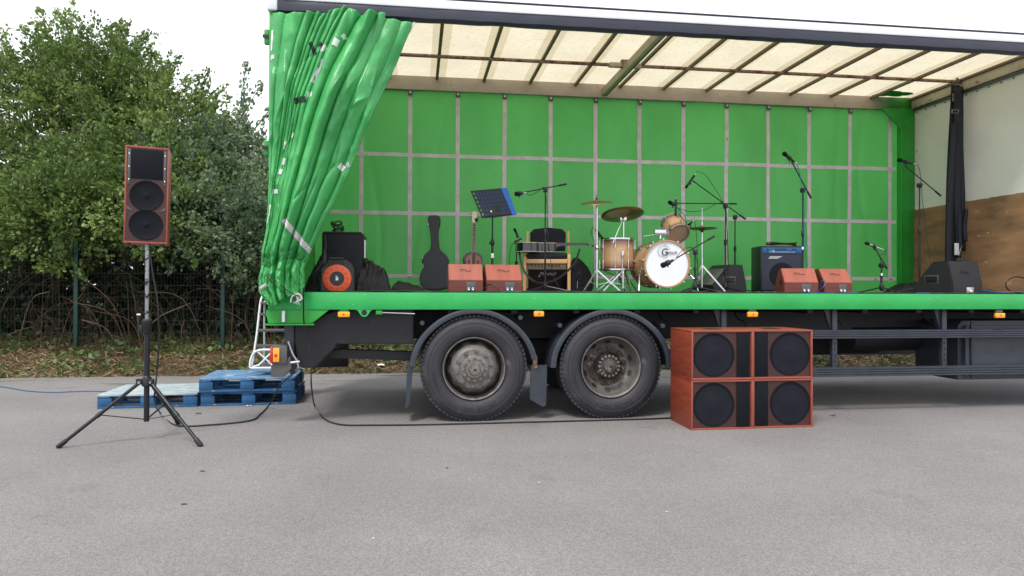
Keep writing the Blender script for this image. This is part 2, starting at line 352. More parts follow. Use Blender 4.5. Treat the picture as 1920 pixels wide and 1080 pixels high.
def tree(name, label, cat, x, y, blobs, n, lm, trunk_h, tr=.07, leaf=.041, group=None, twigs=()):
    z0 = vh(x, y)-.05; t = thing(name, label, cat, (x, y, z0), 0, group)
    pos, dd = crown_points(blobs, n)
    if twigs:
        ex = []; ed = []
        for p, q, k in twigs:
            p = np.array(p); q = np.array(q); tt = rng.random(k)
            a = (q-p)/np.linalg.norm(q-p)
            ex.append(p+(q-p)*tt[:, None]+rng.normal(size=(k, 3))*(.035+.10*(1-tt)*np.abs(np.sin(tt*19)))[:, None]); ed.append(np.repeat(a[None], k, 0))
        pos = np.concatenate([pos]+ex); dd = np.concatenate([dd]+ed)
    o = bpy.data.objects.new('crown', leaf_mesh('crown', pos, leaf, lm, dirs=dd)); C.objects.link(o); o.parent = t
    b = MB()
    for k in range(5):
        a = 2*PI*k/5+random.random(); br = .12+.1*random.random(); p = Vector((br*math.cos(a), br*math.sin(a), -.1)); pts = [p.copy()]; d = Vector((math.cos(a)*.25, math.sin(a)*.2, 1))
        for j in range(7):
            p = p+d*trunk_h/7+Vector((random.gauss(0, .05), random.gauss(0, .05), 0)); pts.append(p.copy()); d = (d+Vector((random.gauss(0, .10), random.gauss(.03, .08), 0)))
        b.tube(smooth(pts, 3), [tr*(1-.75*i/(21)) for i in range(22)], m_bark, 6)
        for j in range(9):
            q = pts[2+j % 5]; bl = blobs[random.randrange(len(blobs))]
            e = Vector(bl[:3])+Vector((random.uniform(-.7, .7)*bl[3], random.uniform(-.7, .7)*bl[4], random.uniform(-.5, .9)*bl[5]))
            b.tube(smooth([q, q.lerp(e, .4)+Vector((random.gauss(0, .12), random.gauss(0, .12), .1)), e], 4), [tr*.28*(1-.9*i/8) for i in range(9)], m_bark, 5)
    for p, q, k in twigs:
        p = Vector(p); q = Vector(q); b.tube(smooth([p+Vector((0, 0, -.8)), p, p.lerp(q, .5)+Vector((random.gauss(0, .05), 0, 0)), q], 4), [.02*(1-.8*i/12) for i in range(13)], m_bark, 5)
    b.build('trunk', t); return t
hg = 'trees and shrubs of the hedge behind the fence'
tree('hawthorn_tree', 'tall spreading green hawthorn at the far left of the hedge', 'tree', -6.7, 7.4,
     [(.6, 0, 4.9, 1.2, 1., 1.0), (0, 0, 3.9, 1.7, 1.3, 1.35), (-.9, -.8, 2.7, 1.5, 1.2, 1.0), (.9, -1.0, 2.6, 1.3, 1.1, .9), (.5, .2, 4.7, 1.2, .9, .75), (-1.3, .3, 4.5, .9, .8, .8), (-.6, -2.0, 2.1, 1.1, .6, .75), (.9, -2.1, 1.95, 1.0, .6, .7), (-1.9, -1.9, 1.9, 1.0, .6, .7)], 78000, m_leafA, 4.2, .08, group=hg,
     twigs=[((0, 0, 4.9), (.25, 0, 5.65), 160), ((.9, 0, 5.3), (1.3, 0, 6.0), 200), ((-.8, 0, 5.0), (-.9, 0, 5.75), 200), ((.2, 0, 5.3), (0, 0, 6.1), 180), ((-1.3, 0, 4.8), (-1.6, 0, 5.5), 160)])
tree('hawthorn_tree', 'leafy green hawthorn behind the speaker on its stand', 'tree', -4.85, 7.2,
     [(0, 0, 3.7, 1.4, 1.2, 1.25), (-.5, -1.0, 2.6, 1.3, 1.1, .95), (.6, -1.0, 2.7, 1.0, 1.1, .9), (-.5, .1, 4.55, 1.0, .8, .65), (.7, -.1, 3.7, .7, .8, .6), (-.6, -1.9, 2.15, .9, .6, .65), (.7, -1.9, 2.2, .9, .6, .6)], 60000, m_leafA, 4.0, .07, group=hg,
     twigs=[((-.75, 0, 4.9), (-.62, 0, 5.95), 420), ((-.55, 0, 4.9), (-.15, 0, 5.75), 320), ((.05, 0, 4.7), (.45, 0, 5.35), 170), ((.7, 0, 4.4), (.95, 0, 5.1), 200), ((-.9, 0, 4.9), (-1.2, 0, 5.5), 120)])
tree('grey_leaved_shrub', 'dense grey green shrub between the tripod speaker and the truck', 'shrub', -3.65, 6.9,
     [(0, -.5, 2.5, 1.15, 1.1, .9), (-.4, -.2, 3.2, .9, .9, .7), (.6, -.8, 2.0, .8, .8, .7), (-.9, -.7, 2.1, .8, .9, .7), (1.1, -.2, 1.9, .8, .8, .7), (.35, 0, 3.25, .6, .6, .45), (.2, -1.7, 2.0, 1.0, .5, .65), (1.0, -1.6, 1.6, .6, .5, .55)], 46000, m_leafB, 2.8, .05, group=hg)
tree('thin_sapling', 'thin sapling with sparse upright shoots beside the truck', 'tree', -3.42, 7.1,
     [(0, 0, 3.6, .45, .4, .5)], 1100, m_leafB, 3.6, .04, .055, group=hg,
     twigs=[((.1, 0, 3.0), (.22, 0, 5.25), 210), ((.2, 0, 3.6), (.75, 0, 4.5), 100), ((0, 0, 3.7), (-.75, 0, 4.6), 90), ((.1, 0, 4.1), (.5, 0, 4.85), 80), ((.15, 0, 3.2), (.9, 0, 3.3), 110)])
tree('yellow_green_shrub', 'small yellow green shrub against the rear post of the truck', 'shrub', -2.95, 6.5,
     [(0, 0, 2.35, .7, .6, .55), (.2, 0, 1.6, .7, .6, .6)], 12000, m_leafA, 1.9, .04, group=hg)
back = tree('hedge_tree', 'darker tree in the second row of the hedge at far left', 'tree', -7.6, 9.6,
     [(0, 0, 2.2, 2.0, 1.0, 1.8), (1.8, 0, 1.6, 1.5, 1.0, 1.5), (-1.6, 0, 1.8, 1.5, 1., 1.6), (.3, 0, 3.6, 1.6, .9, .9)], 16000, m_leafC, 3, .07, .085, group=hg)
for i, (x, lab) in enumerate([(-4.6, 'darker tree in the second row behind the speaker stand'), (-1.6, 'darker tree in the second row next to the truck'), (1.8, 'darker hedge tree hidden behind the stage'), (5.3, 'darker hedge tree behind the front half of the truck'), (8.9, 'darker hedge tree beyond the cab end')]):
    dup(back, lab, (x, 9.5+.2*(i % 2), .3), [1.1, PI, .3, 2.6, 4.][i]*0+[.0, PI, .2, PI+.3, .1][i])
# low, dark growth along the fence line
pp, qq = crown_points([(x+rng.normal()*.3, 6.6+rng.random()*1.1, .75+rng.random()*.5, .8, .5, .75) for x in np.arange(-9.5, 9.5, .85)], 56000)
p2, q2 = crown_points([(x+rng.normal()*.2, 8.6+rng.random()*.5, 1.3+rng.random()*.4, .8, .35, 1.35) for x in np.arange(-11, 9, .7)], 42000, sl=.5)
pp = np.concatenate([pp, p2])
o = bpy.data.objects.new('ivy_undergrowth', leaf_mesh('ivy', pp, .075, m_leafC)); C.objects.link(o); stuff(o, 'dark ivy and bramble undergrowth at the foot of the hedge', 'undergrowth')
mb = MB()
for i in range(430):
    x = random.uniform(-9, 5); y = random.uniform(5.0, 7.3); z = vh(x, y); h = random.uniform(.4, 1.6); a = random.uniform(-1, 1)
    mb.tube(smooth([(x, y, z), (x+.3*a*h, y+random.uniform(-.2, .2), z+h*.6), (x+a*h*.9, y+random.uniform(-.3, .2), z+h*random.uniform(.5, 1.1))], 4), [.007]*8+[.003], m_twig, 3, False)
stuff(mb.build('dry_twigs'), 'tangle of bare brown twigs in the hedge bottom', 'twigs')
# verge cover
N = 26000; x = rng.uniform(-9, 10, N); y = 4.05+2.5*rng.random(N)**1.2
cl = np.array([fbm(a*1.3, b*1.6) for a, b in zip(x, y)]); keep = (cl+rng.normal(size=N)*.25) > .10; x, y = x[keep], y[keep]
z = np.array([vh(a, b) for a, b in zip(x, y)])+.015+rng.random(len(x))*.12*np.clip((y-4)*1.2, .2, 1)
o = bpy.data.objects.new('verge_weeds', leaf_mesh('weeds', np.stack([x, y, z], 1), .055, m_verge)); C.objects.link(o); stuff(o, 'low green weeds and ivy on the verge', 'weeds')
N = 42000; x = rng.uniform(-9, 10, N); y = 4.0+2.3*rng.random(N); z = np.array([vh(a, b) for a, b in zip(x, y)])+.01+rng.random(N)*.06
d = rng.normal(size=(N, 3)); d[:, 2] = np.abs(d[:, 2])*.25; d /= np.linalg.norm(d, axis=1)[:, None]
o = bpy.data.objects.new('dead_grass', leaf_mesh('straw', np.stack([x, y, z], 1), .012, m_straw, 9, dirs=d)); C.objects.link(o); stuff(o, 'brown dead stalks lying on the verge', 'dead grass')
# fence
fx0 = at(143, 620, 5.2).x; FS = at(418, 620, 5.2).x-fx0
fen = thing('mesh_fence', 'dark green welded mesh fence with posts in front of the hedge', 'fence', (fx0, 5.2, 0))
for k in range(-1, 7):
    b = MB(); b.box((k*FS-.03, -.03, .1), (k*FS+.03, .03, 2.35), m_post, .004); b.build('post', fen)
    if k == 6: break
    b = MB()
    for i in range(1, int(FS/.05)): b.box((k*FS+i*.05-.0012, .032, .35), (k*FS+i*.05+.0012, .035, 2.3), m_wire)
    for j in range(11): b.box((k*FS, .037, .37+j*.19-.0025), (k*FS+FS, .041, .37+j*.19+.0025), m_wire)
    b.build('mesh_panel', fen)

# ================================================================ TRUCK
XL, XR = -1.34, 9.4; W = 2.5
truck = thing('curtain_side_truck', 'green curtain sided truck opened up as a stage', 'truck', (XL, 1.2, 0))
TO = Vector(truck.location)
class TB(MB):      # truck parts are modelled in place, then shifted to the truck's origin
    def put(s, name, parent=None):
        for v in s.bm.verts: v.co -= TO
        return s.build(name, parent or truck)
b = TB(); b.box((XL, -.03, 1.072), (XR, .03, DECK), m_rail, .006)
b.box((XL, .03, DECK-.03), (XR, .06, DECK-.002), m_rail); b.put('side_rail')
b = TB(); b.box((XL, W-.03, 1.072), (XR, W+.03, DECK), m_rail, .006); b.put('side_rail')
b = TB(); b.box((XL+.01, .06, 1.15), (XR, W-.03, DECK-.005), m_plyf); b.put('deck_floor')
b = TB()
for i in range(17): x = XL+.4+i*.62; b.box((x, .1, 1.03), (x+.06, W-.1, 1.149), m_chas)
b.put('cross_members')
for y in (.80, 1.60):
    b = TB(); b.box((XL+.2, y, .74), (XR, y+.08, 1.03), m_chas); b.put('chassis_beam')
b = TB(); b.box((XL, .03, 1.072), (XL+.05, W-.03, 3.9), m_green); b.put('rear_door')
# front left post, hinges, bracket
b = TB(); b.box((XL-.002, -.034, 1.07), (XL+.045, .026, 3.80), m_green, .008)
for px_y in (70, 278): p = at(505, px_y, 0); b.box((XL-.05, -.02, p.z-.07), (XL-.003, .02, p.z+.07), m_green, .01); b.box((XL-.06, -.03, p.z-.015), (XL+.01, -.021, p.z+.015), m_black)
b.put('rear_post')
b = TB(); b.prism([(-1.36, 1.03), (-1.34, .95), (-.95, .95), (-.80, 1.07), (-1.36, 1.07)], .04, m_green, TR((0, -.02, 0))); b.box((-1.37, -.05, .93), (-.93, .0, .945), m_green)
b.tube([(-1.20, -.04, 1.06), (-1.20, -.05, .96)], .018, m_alu, 10); b.put('corner_bracket')
# roof
ZR = 3.793
b = TB(); prof = [(.02, ZR), (-.02, ZR-.004), (-.05, ZR+.02), (-.055, ZR+.07), (-.045, ZR+.115), (.02, ZR+.115)]
n0 = 90
b.add([(XL+.02+(XR-XL-.02)*i/n0, y+(.006*math.sin(i*1.7)+.006*fbm(i*.3, 0) if k < 4 else 0), z+(.008*fbm(i*.25, 5) if k < 2 else 0)) for i in range(n0+1) for k, (y, z) in enumerate(prof)],
      [(i*6+k, i*6+k+1, (i+1)*6+k+1, (i+1)*6+k) for i in range(n0) for k in range(5)], m_pelmet); b.put('roof_pelmet')
b = TB(); b.box((XL+.02, -.055, ZR+.117), (XR, .03, ZR+.20), m_whitep, .006); b.box((XL+.02, -.06, ZR+.203), (XR, .03, ZR+.218), m_pelmet, .003)
b.box((XL+.02, .03, ZR+.12), (XR, .09, ZR+.2), m_cream); b.put('roof_rail')
b = TB(); b.box((XL-.02, -.065, ZR+.01), (XL+.075, .05, ZR+.24), m_whitep, .02); b.put('roof_corner')
def mat_roof():
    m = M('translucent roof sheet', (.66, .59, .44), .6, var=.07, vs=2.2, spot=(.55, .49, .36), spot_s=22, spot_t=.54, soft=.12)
    n = m.node_tree.nodes; l = m.node_tree.links; tr = [x for x in n if x.type == 'BSDF_PRINCIPLED'][0]
    src = tr.inputs['Base Color'].links[0].from_socket
    tc = n.new('ShaderNodeTexCoord'); sx = n.new('ShaderNodeSeparateXYZ'); l.new(tc.outputs['Object'], sx.inputs[0])
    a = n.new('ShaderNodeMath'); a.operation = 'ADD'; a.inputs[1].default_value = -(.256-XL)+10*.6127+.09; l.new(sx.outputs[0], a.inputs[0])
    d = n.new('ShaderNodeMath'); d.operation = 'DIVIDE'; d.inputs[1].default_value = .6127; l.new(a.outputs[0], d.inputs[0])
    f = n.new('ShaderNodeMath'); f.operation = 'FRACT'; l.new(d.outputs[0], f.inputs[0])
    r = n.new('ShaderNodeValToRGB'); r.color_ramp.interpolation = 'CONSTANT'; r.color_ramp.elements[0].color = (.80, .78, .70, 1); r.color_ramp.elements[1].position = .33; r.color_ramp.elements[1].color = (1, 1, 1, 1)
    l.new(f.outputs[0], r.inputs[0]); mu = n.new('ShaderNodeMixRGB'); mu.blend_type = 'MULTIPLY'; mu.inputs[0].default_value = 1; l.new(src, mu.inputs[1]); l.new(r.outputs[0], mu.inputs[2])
    t = n.new('ShaderNodeBsdfTranslucent'); l.new(mu.outputs[0], t.inputs[0]); l.new(mu.outputs[0], tr.inputs['Base Color']); ms = n.new('ShaderNodeMixShader'); ms.inputs[0].default_value = .62
    l.new(tr.outputs[0], ms.inputs[1]); l.new(t.outputs[0], ms.inputs[2]); l.new(ms.outputs[0], n['Material Output'].inputs[0]); return m
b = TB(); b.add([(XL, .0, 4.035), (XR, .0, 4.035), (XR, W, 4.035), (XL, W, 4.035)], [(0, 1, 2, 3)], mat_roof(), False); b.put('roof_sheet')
for i in range(-2, 15):
    x = .256+.6127*i; b = TB(); b.box((x-.018, .09, 3.985), (x+.018, W-.05, 4.022), m_bow, .004); b.put('roof_bow')
def mat_fade(name, base, x0, x1, z=None):
    m = M(name, base, .5, var=.12, vs=5, spot=(.3, .26, .2), spot_s=5, spot_t=.62, soft=.1); n = m.node_tree.nodes; l = m.node_tree.links; pr = n['Principled BSDF']
    src = pr.inputs['Base Color'].links[0].from_socket; tc = n.new('ShaderNodeTexCoord'); sx = n.new('ShaderNodeSeparateXYZ'); l.new(tc.outputs['Object'], sx.inputs[0])
    r = n.new('ShaderNodeMapRange'); r.inputs[1].default_value = x0-XL; r.inputs[2].default_value = x1-XL; l.new(sx.outputs[0], r.inputs[0])
    mx_ = n.new('ShaderNodeMixRGB'); l.new(r.outputs[0], mx_.inputs[0]); l.new(src, mx_.inputs[1]); mx_.inputs[2].default_value = (.03, .26, .03, 1); l.new(mx_.outputs[0], pr.inputs['Base Color']); return m
b = TB(); b.box((XL, W-.06, 3.85), (7.03, W+.03, 4.03), mat_fade('sprayed back rail', (.46, .40, .33), 6.35, 6.7), .006); b.put('rear_roof_rail')
b = TB(); p = at(1690, 178, 2.3)
for k in range(26): q = Vector((6.45+.35*rng.random(), 2.2+.2*rng.random(), 4.0325)); rr = .02+.03*random.random(); b.add([(q.x+rr*3*math.cos(a*PI/4), q.y+rr*math.sin(a*PI/4), 4.0325-.0001*k) for a in range(8)], [tuple(range(8))], m_green, False)
b.put('sprayed_patch')
# rusty load tube and crossbeam
YT = min((at(1806, 153, y_/100.).x-7.01 > 0, abs(at(1806, 153, y_/100.).x-7.01), y_/100.) for y_ in range(100, 220))[2]; print('YT', YT)
tl = at(700, 97, YT); tj = at(1172, 126, YT); tr_ = at(1795, 153, YT)
zt = (tl.z+tj.z+tr_.z)/3; print('tube z', tl, tj, tr_)
b = TB(); b.tube([(XL+.05, YT, zt), (tj.x-.13, YT, zt)], .021, m_rust, 12); b.tube([(tj.x+.13, YT, zt), (7.03, YT, zt)], .021, m_rust, 12); b.put('load_tube')
xb = (at(1120, 182, 2.4).x+at(1238, 72, .05).x)/2; print('crossbeam x', at(1120, 182, 2.4), at(1238, 72, .05), tj)
b = TB(); b.box((tj.x-.035, .03, 3.87), (tj.x+.012, W-.07, 3.96), M('crossbeam plate', (.42, .36, .25), .5, vs=5)); b.box((tj.x+.013, .03, 3.865), (tj.x+.035, W-.07, 3.965), M('grey green beam', (.12, .19, .15), .5)); b.put('cross_beam')
b = TB(); b.box((tj.x-.2, YT-.03, zt-.028), (tj.x-.05, YT+.03, zt+.026), m_cream, .006); b.box((tj.x+.05, YT-.03, zt-.028), (tj.x+.2, YT+.03, zt+.026), m_cream, .006)
b.box((tj.x-.05, YT-.035, zt-.03), (tj.x+.05, YT+.035, zt+.09), m_rust, .006); b.put('tube_clamp')
# back curtain with its webbing grid
YB = W-.03
def cur(x, z): return YB+.022*fbm(x*1.1, z*.8, 2)-.016*abs(math.sin((x+.09)/.6162*PI))*(.5+.5*fbm(x*.9, z*.7, 9))+.008*max(0, 1-abs(noise.noise(Vector((x*2.2, z*.5, 3))))*6)+.008*math.sin(x*2.1+z*.6)+(.02*fbm(x*9, z*1.2, 4)*max(0, (x-6.55)/.4) if x > 6.55 else 0)-.02*max(0, 1.33-z)*3
NX, NZ = 280, 60; b = TB(); x0, x1 = XL+.06, 6.97
b.add([(x0+(x1-x0)*i/NX, cur(x0+(x1-x0)*i/NX, 1.235+2.62*j/NZ), 1.235+2.62*j/NZ) for j in range(NZ+1) for i in range(NX+1)],
      [(j*(NX+1)+i, j*(NX+1)+i+1, (j+1)*(NX+1)+i+1, (j+1)*(NX+1)+i) for j in range(NZ) for i in range(NX)], m_pvcb)
backc = b.put('back_curtain')
sxs = [at(px_, 250, YB).x for px_ in (769, 858, 947, 1032, 1119.5, 1206, 1287, 1366, 1443, 1519.5, 1595, 1668)]
st_ = (sxs[-1]-sxs[0])/11; print('strap step', [round(v, 2) for v in sxs], st_)
def strip(pts, wv, m, off=.004, th=.0):
    b = TB(); vs = []
    for p in pts:
        for sgn in (-1, 1): q = Vector(p)+Vector(wv)*sgn; vs.append((q.x, cur(q.x, q.z)-off, q.z))
    b.add(vs, [(2*i, 2*i+1, 2*i+3, 2*i+2) for i in range(len(pts)-1)], m); return b
for k in range(-1, 12):
    x = sxs[0]+k*st_; z0 = 1.235+.3 if k % 1 == 0 else 1.25
    b = strip([(x, 0, 1.40+(3.82-1.40)*j/40) for j in range(41)], (.026, 0, 0), m_strap)
    b.box((x-.028, YB-.03, 3.775), (x+.028, YB-.012, 3.85), m_dash, .004); b.lathe([(0, -.006), (.012, -.006), (.012, 0)], m_alu, 10, (x, YB-.03, 3.81), (0, 1, 0))
    b.box((x-.018, YB-.03, 1.425), (x+.018, YB-.012, 1.447), m_alu, .004); b.put('webbing_strap', backc).location = Vector((0, 0, 0))
for zz in (at(950, 296, YB).z, at(950, 403, YB).z, 1.44):
    b = strip([(x0+(6.78-x0)*j/160, 0, zz) for j in range(161)], (0, 0, .024), m_strap, .007); b.put('webbing_strap', backc)
# bulkhead
yb1 = at(1920, 369, 0); zp = 2.418
b = TB(); b.box((7.03, .0, DECK), (7.09, W+.03, 4.03), m_panelw)
for i in range(14): b.lathe([(0, -.004), (.012, -.003), (.012, 0)], m_dash, 10, (7.026, 2.36-.18*i, 3.80), (-1, 0, 0))
for i in range(8): b.lathe([(0, -.004), (.011, -.003), (.011, 0)], m_dash, 10, (7.026, 2.40, 1.6+.3*i), (-1, 0, 0))
bulk = b.put('bulkhead')
b = TB(); prof = []
n_ = 40; top = [(2.44-2.44*i/n_, zp+.008*fbm(i*.8, 1)+.004*random.random()) for i in range(n_+1)]
b.add([(7.012, y, z) for y, z in top]+[(7.012, y, DECK-.004) for y, z in top]+[(7.028, y, z) for y, z in top], [(i, i+1, n_+1+i+1, n_+1+i) for i in range(n_)]+[(i, i+1, 2*(n_+1)+i+1, 2*(n_+1)+i) for i in range(n_)], m_ply); b.put('ply_kickboard', bulk)
b = TB(); b.box((6.98, .03, 3.86), (7.026, W-.1, 3.98), M('rusted header', (.50, .44, .33), .6, var=.2, spot=(.2, .07, .03), spot_s=5, spot_t=.58, soft=.05), .004); b.box((6.95, .03, 3.982), (7.026, W-.1, 3.995), m_bow); b.box((7.0, .03, 3.825), (7.026, W-.1, 3.856), m_dash); b.put('header_beam', bulk)
b = TB(); b.box((6.81, W-.11, DECK), (7.028, W-.03, 3.86), m_green, .008); b.box((6.80, W-.13, DECK), (6.83, W-.035, 3.86), m_green, .004)
b.prism([(6.5, 3.85), (6.81, 3.85), (6.81, 3.55)], .02, m_green, TR((0, W-.125, 0))); b.put('corner_post')
# ---- wheels
def wheel_mesh(kind):
    "wheel centred at origin, outer face towards -y"
    t = MB(); prof = [(.29, .03), (.315, -.005), (.345, -.022), (.38, -.030), (.44, -.028), (.475, -.012), (.495, .008), (.508, .03), (.510, .06), (.510, .25), (.495, .29), (.44, .31), (.29, .29)]
    t.lathe(prof, m_tyre, 72, ax=(0, 1, 0))
    for k in range(72):          # shoulder tread blocks
        a = 2*PI*k/72; c, s_ = math.cos(a), math.sin(a)
        T = Matrix(((c, 0, s_, 0), (0, 1, 0, 0), (-s_, 0, c, 0), (0, 0, 0, 1)))
        t.box((.494, .006, -.016), (.513, .05, .016), m_tyre, 0, T)
    for a in (.036, .0): t.lathe([(.40+a, -.0305), (.402+a, -.0325), (.405+a, -.0305)], m_tyre, 72, ax=(0, 1, 0))
    T = lambda a, r: Matrix.Rotation(-a, 4, 'Y') @ TR((0, -.030, r))
    for word, a0 in (('TAURUS', .45), ('295/80 R22.5', 2.6), ('TAURUS', 4.2)):
        for i, ch in enumerate(word): text_mb(t, ch, .045, m_tyre, Matrix.Rotation(a0+i*.085, 4, 'Y') @ TR((0, -.031, .385)), .003)
    r = MB(); ho = []
    r.lathe([(.292, -.012), (.300, -.014), (.303, -.004), (.288, .006), (.276, .05), (.268, .14), (.255, .20)], m_rim, 64, ax=(0, 1, 0))
    if kind == 'out':
        r.lathe([(.262, .13), (.256, .075), (.226, .020), (.206, -.016), (.188, -.032), (.12, -.036), (.115, -.028)], m_rim, 64, ax=(0, 1, 0)); nr, ny = .168, -.036; hy, hr = .040, .240; nd = 10
    else:
        r.lathe([(.275, .06), (.262, .11), (.232, .155), (.205, .168), (.19, .165), (.12, .163), (.115, .16)], m_rim, 64, ax=(0, 1, 0)); nr, ny = .168, .160; hy, hr = .128, .240; nd = 10
    for k in range(nd):
        a = 2*PI*(k+.5)/nd; q = Vector((math.cos(a)*hr, hy, math.sin(a)*hr)); ax = Vector((math.cos(a)*.75, -.66, math.sin(a)*.75)) if kind == 'out' else Vector((-math.cos(a)*.5, -.86, -math.sin(a)*.5))
        z = ax.normalized(); tt = Vector((-math.sin(a), 0, math.cos(a))); u = z.cross(tt)
        ho.append((m_line, [q+z*(.011 if kind == 'out' else .004)+tt*math.cos(b)*(.040 if kind == 'out' else .032)+u*math.sin(b)*(.027 if kind == 'out' else .021) for b in [2*PI*i/16 for i in range(16)]]))
    h = MB(); hm = m_rim if kind == 'out' else m_rustd
    if kind == 'in': h.lathe([(.205, .164), (.203, .156), (.14, .150), (.135, .10)], m_rustd, 48, ax=(0, 1, 0))
    h.lathe([(.137, ny+.01), (.132, ny-.012), (.118, ny-.018), (.092, ny-.022), (.085, ny-.045 if kind == 'out' else ny-.09), (.0, ny-.047 if kind == 'out' else ny-.095)], hm if kind == 'in' else m_nut, 40, ax=(0, 1, 0))
    if kind == 'out': h.lathe([(.062, ny-.045), (.052, ny-.085), (0, ny-.087)], m_nut, 6, ax=(0, 1, 0))
    else: h.lathe([(.066, ny-.09), (.060, ny-.135), (.035, ny-.155), (0, ny-.156)], m_rustd, 32, ax=(0, 1, 0))
    h.lathe([(.012, ny-.088 if kind == 'out' else ny-.157), (0, ny-.09 if kind == 'out' else ny-.159)], m_line, 12, ax=(0, 1, 0))
    nn = []
    for k in range(10):
        a = 2*PI*k/10+.2; c = (nr*math.cos(a), ny, nr*math.sin(a)); q = MB(); nn.append(q); q.lathe([(.022, 0), (.021, -.006), (.016, -.006), (.015, -.028), (.009, -.036), (0, -.036)], m_nut if kind == 'out' else m_rustd, 6, c, (0, 1, 0))
    for k in range(12 if kind == 'out' else 16):
        a = 2*PI*k/(12 if kind == 'out' else 16); rr = .108 if kind == 'out' else .100; yy = ny-.02 if kind == 'out' else ny-.085; c = (rr*math.cos(a), yy, rr*math.sin(a)); q = MB(); nn.append(q); q.lathe([(.015, .01), (.014, -.016), (0, -.018)], m_nut, 8, c, (0, 1, 0))
    return t, r, ho, h, nn
def wheel(kind, x, y=.02, flip=False, label=None):
    t, r, ho, h, nn = wheel_mesh(kind); p = Vector((x, y, .507))-TO
    o = t.build('wheel', truck); o.location = p
    if label: o['label'] = label
    for q, nm in ((r, 'rim'), (h, 'hub')): q.build(nm, o)
    for mm_, vs in ho: q = MB(); q.add(vs, [tuple(range(16))], mm_, False); q.build('hand_hole', o)
    for q in nn: q.build('wheel_nut', o)
    if flip: o.rotation_euler = (0, 0, PI)
    return o
XW = .551
w1 = wheel('out', XW, label='rear wheel with protruding pale steel hub'); w2 = wheel('in', XW+1.35, label='front of the two wheels with deep rusty rim')
for x in (XW, XW+1.35):
    c = w1.copy(); C.objects.link(c); c['label'] = 'dark wheel on the far side of the truck'; c.location = Vector((x, W-.02, .507))-TO; c.rotation_euler = (0, 0, PI)
    for k in kids(w1):
        if k.name.startswith(('rim', 'hub')): d = k.copy(); C.objects.link(d); d.parent = c
b = TB()
for x in (XW, XW+1.35):
    b.tube([(x, .2, .507), (x, W-.2, .507)], .09, m_chas, 12); b.ball((x, 1.24, .5), .2, m_chas, 16, (1, .9, 1)); b.box((x-.45, .72, .60), (x+.45, .80, .68), m_chas); b.box((x-.45, 1.68, .60), (x+.45, 1.76, .68), m_chas); b.tube([(x+.2, .62, .45), (x+.2, .62, .8)], .13, m_chas, 14)
b.box((XW-.5, 1.1, .42), (XW+1.9, 1.38, .72), m_chas, .03); b.put('axle')
# mudguards
for gx, e0, e1, nm in ((XW, 178, 8, 0), (XW+1.35, 181, -2, 1)):
    b = TB(); rr = .565; n1 = 40; vs = []
    for i in range(n1+1):
        a = R(e0+(e1-e0)*i/n1); fl = 1+.085*abs(math.cos(a))**2; c_, s_ = math.cos(a), math.sin(a)
        for r_, y in ((rr-.055, .0), (rr-.05, -.022), (rr-.02, -.028), (rr-.003, -.02), (rr, .0), (rr, .36), (rr-.008, .36), (rr-.008, .01), (rr-.05, .005)):
            vs.append((gx+c_*r_*fl, y, .52+s_*r_*(1 if s_ > 0 else 1.0)))
    b.add(vs, [(i*9+k, i*9+(k+1) % 9, (i+1)*9+(k+1) % 9, (i+1)*9+k) for i in range(n1) for k in range(9)]+[tuple(range(9)), tuple(n1*9+k for k in range(9))], m_guardp)
    for a in (e0-40, e1+40): c_, s_ = math.cos(R(a)), math.sin(R(a)); b.tube([(gx+c_*(rr+.10), -.0, .50+s_*(rr+.10)), (gx+c_*(rr+.10), .3, .50+s_*(rr+.10))], .022, m_guardp, 12)
    b.put('mudguard')
b = TB(); p = at(772, 700, .05); b.prism([(p.x-.04, p.z+.11), (p.x+.02, p.z+.11), (p.x-.02, p.z-.3), (p.x-.06, p.z-.33)], .35, m_guardp, TR((0, .03, 0))); b.put('mud_flap')
b = TB(); p0 = at(1000, 690, .03); b.prism([(p0.x-.02, .53), (p0.x+.14, .53), (p0.x+.13, .14), (p0.x+.10, .12), (p0.x-.03, .20)], .02, m_guardp, TR((0, .05, 0))); b.box((p0.x+.0, .04, .50), (p0.x+.04, .07, .62), m_rust); b.put('mud_flap')
# rear tail section
def P2(l, Y): return [((q := at(x, y, Y)).x, q.z) for x, y in l]
b = TB(); b.prism(P2([(552, 592), (604, 592), (642, 579), (775, 579), (775, 645), (632, 645), (628, 652), (590, 690), (566, 690), (560, 684), (552, 640)], .12), .5, m_chas, TR((0, .12, 0)), .01); b.put('rear_skirt')
b = TB(); b.prism(P2([(533, 598), (551, 598), (551, 690), (545, 704), (533, 672)], .10), .2, m_guardp, TR((0, .10, 0)), .006); b.put('rear_upright')
b = TB(); b.prism(P2([(618, 657), (640, 655), (772, 660), (772, 677), (615, 671)], .3), .12, m_chas, TR((0, .3, 0)), .006); b.prism(P2([(560, 672), (618, 660), (618, 672), (590, 692)], .3), .12, m_chas, TR((0, .3, 0))); b.put('tail_lift_arm')
b = TB(); b.box((XL+.1, 2.2, .3), (XL+.5, 2.4, 1.07), m_chas, .01); b.put('rear_upright')
b = TB(); b.prism(P2([(509, 685), (545, 668), (548, 690), (532, 706), (509, 706)], .05), .12, m_dash, TR((0, .02, 0)), .004); b.put('bumper_end')
b = TB(); lx = at(510, 660, .02); rx = at(526, 660, .02); b.box((lx.x, .0, lx.z-.11), (rx.x+.06, .16, lx.z+.06), m_dash, .005)
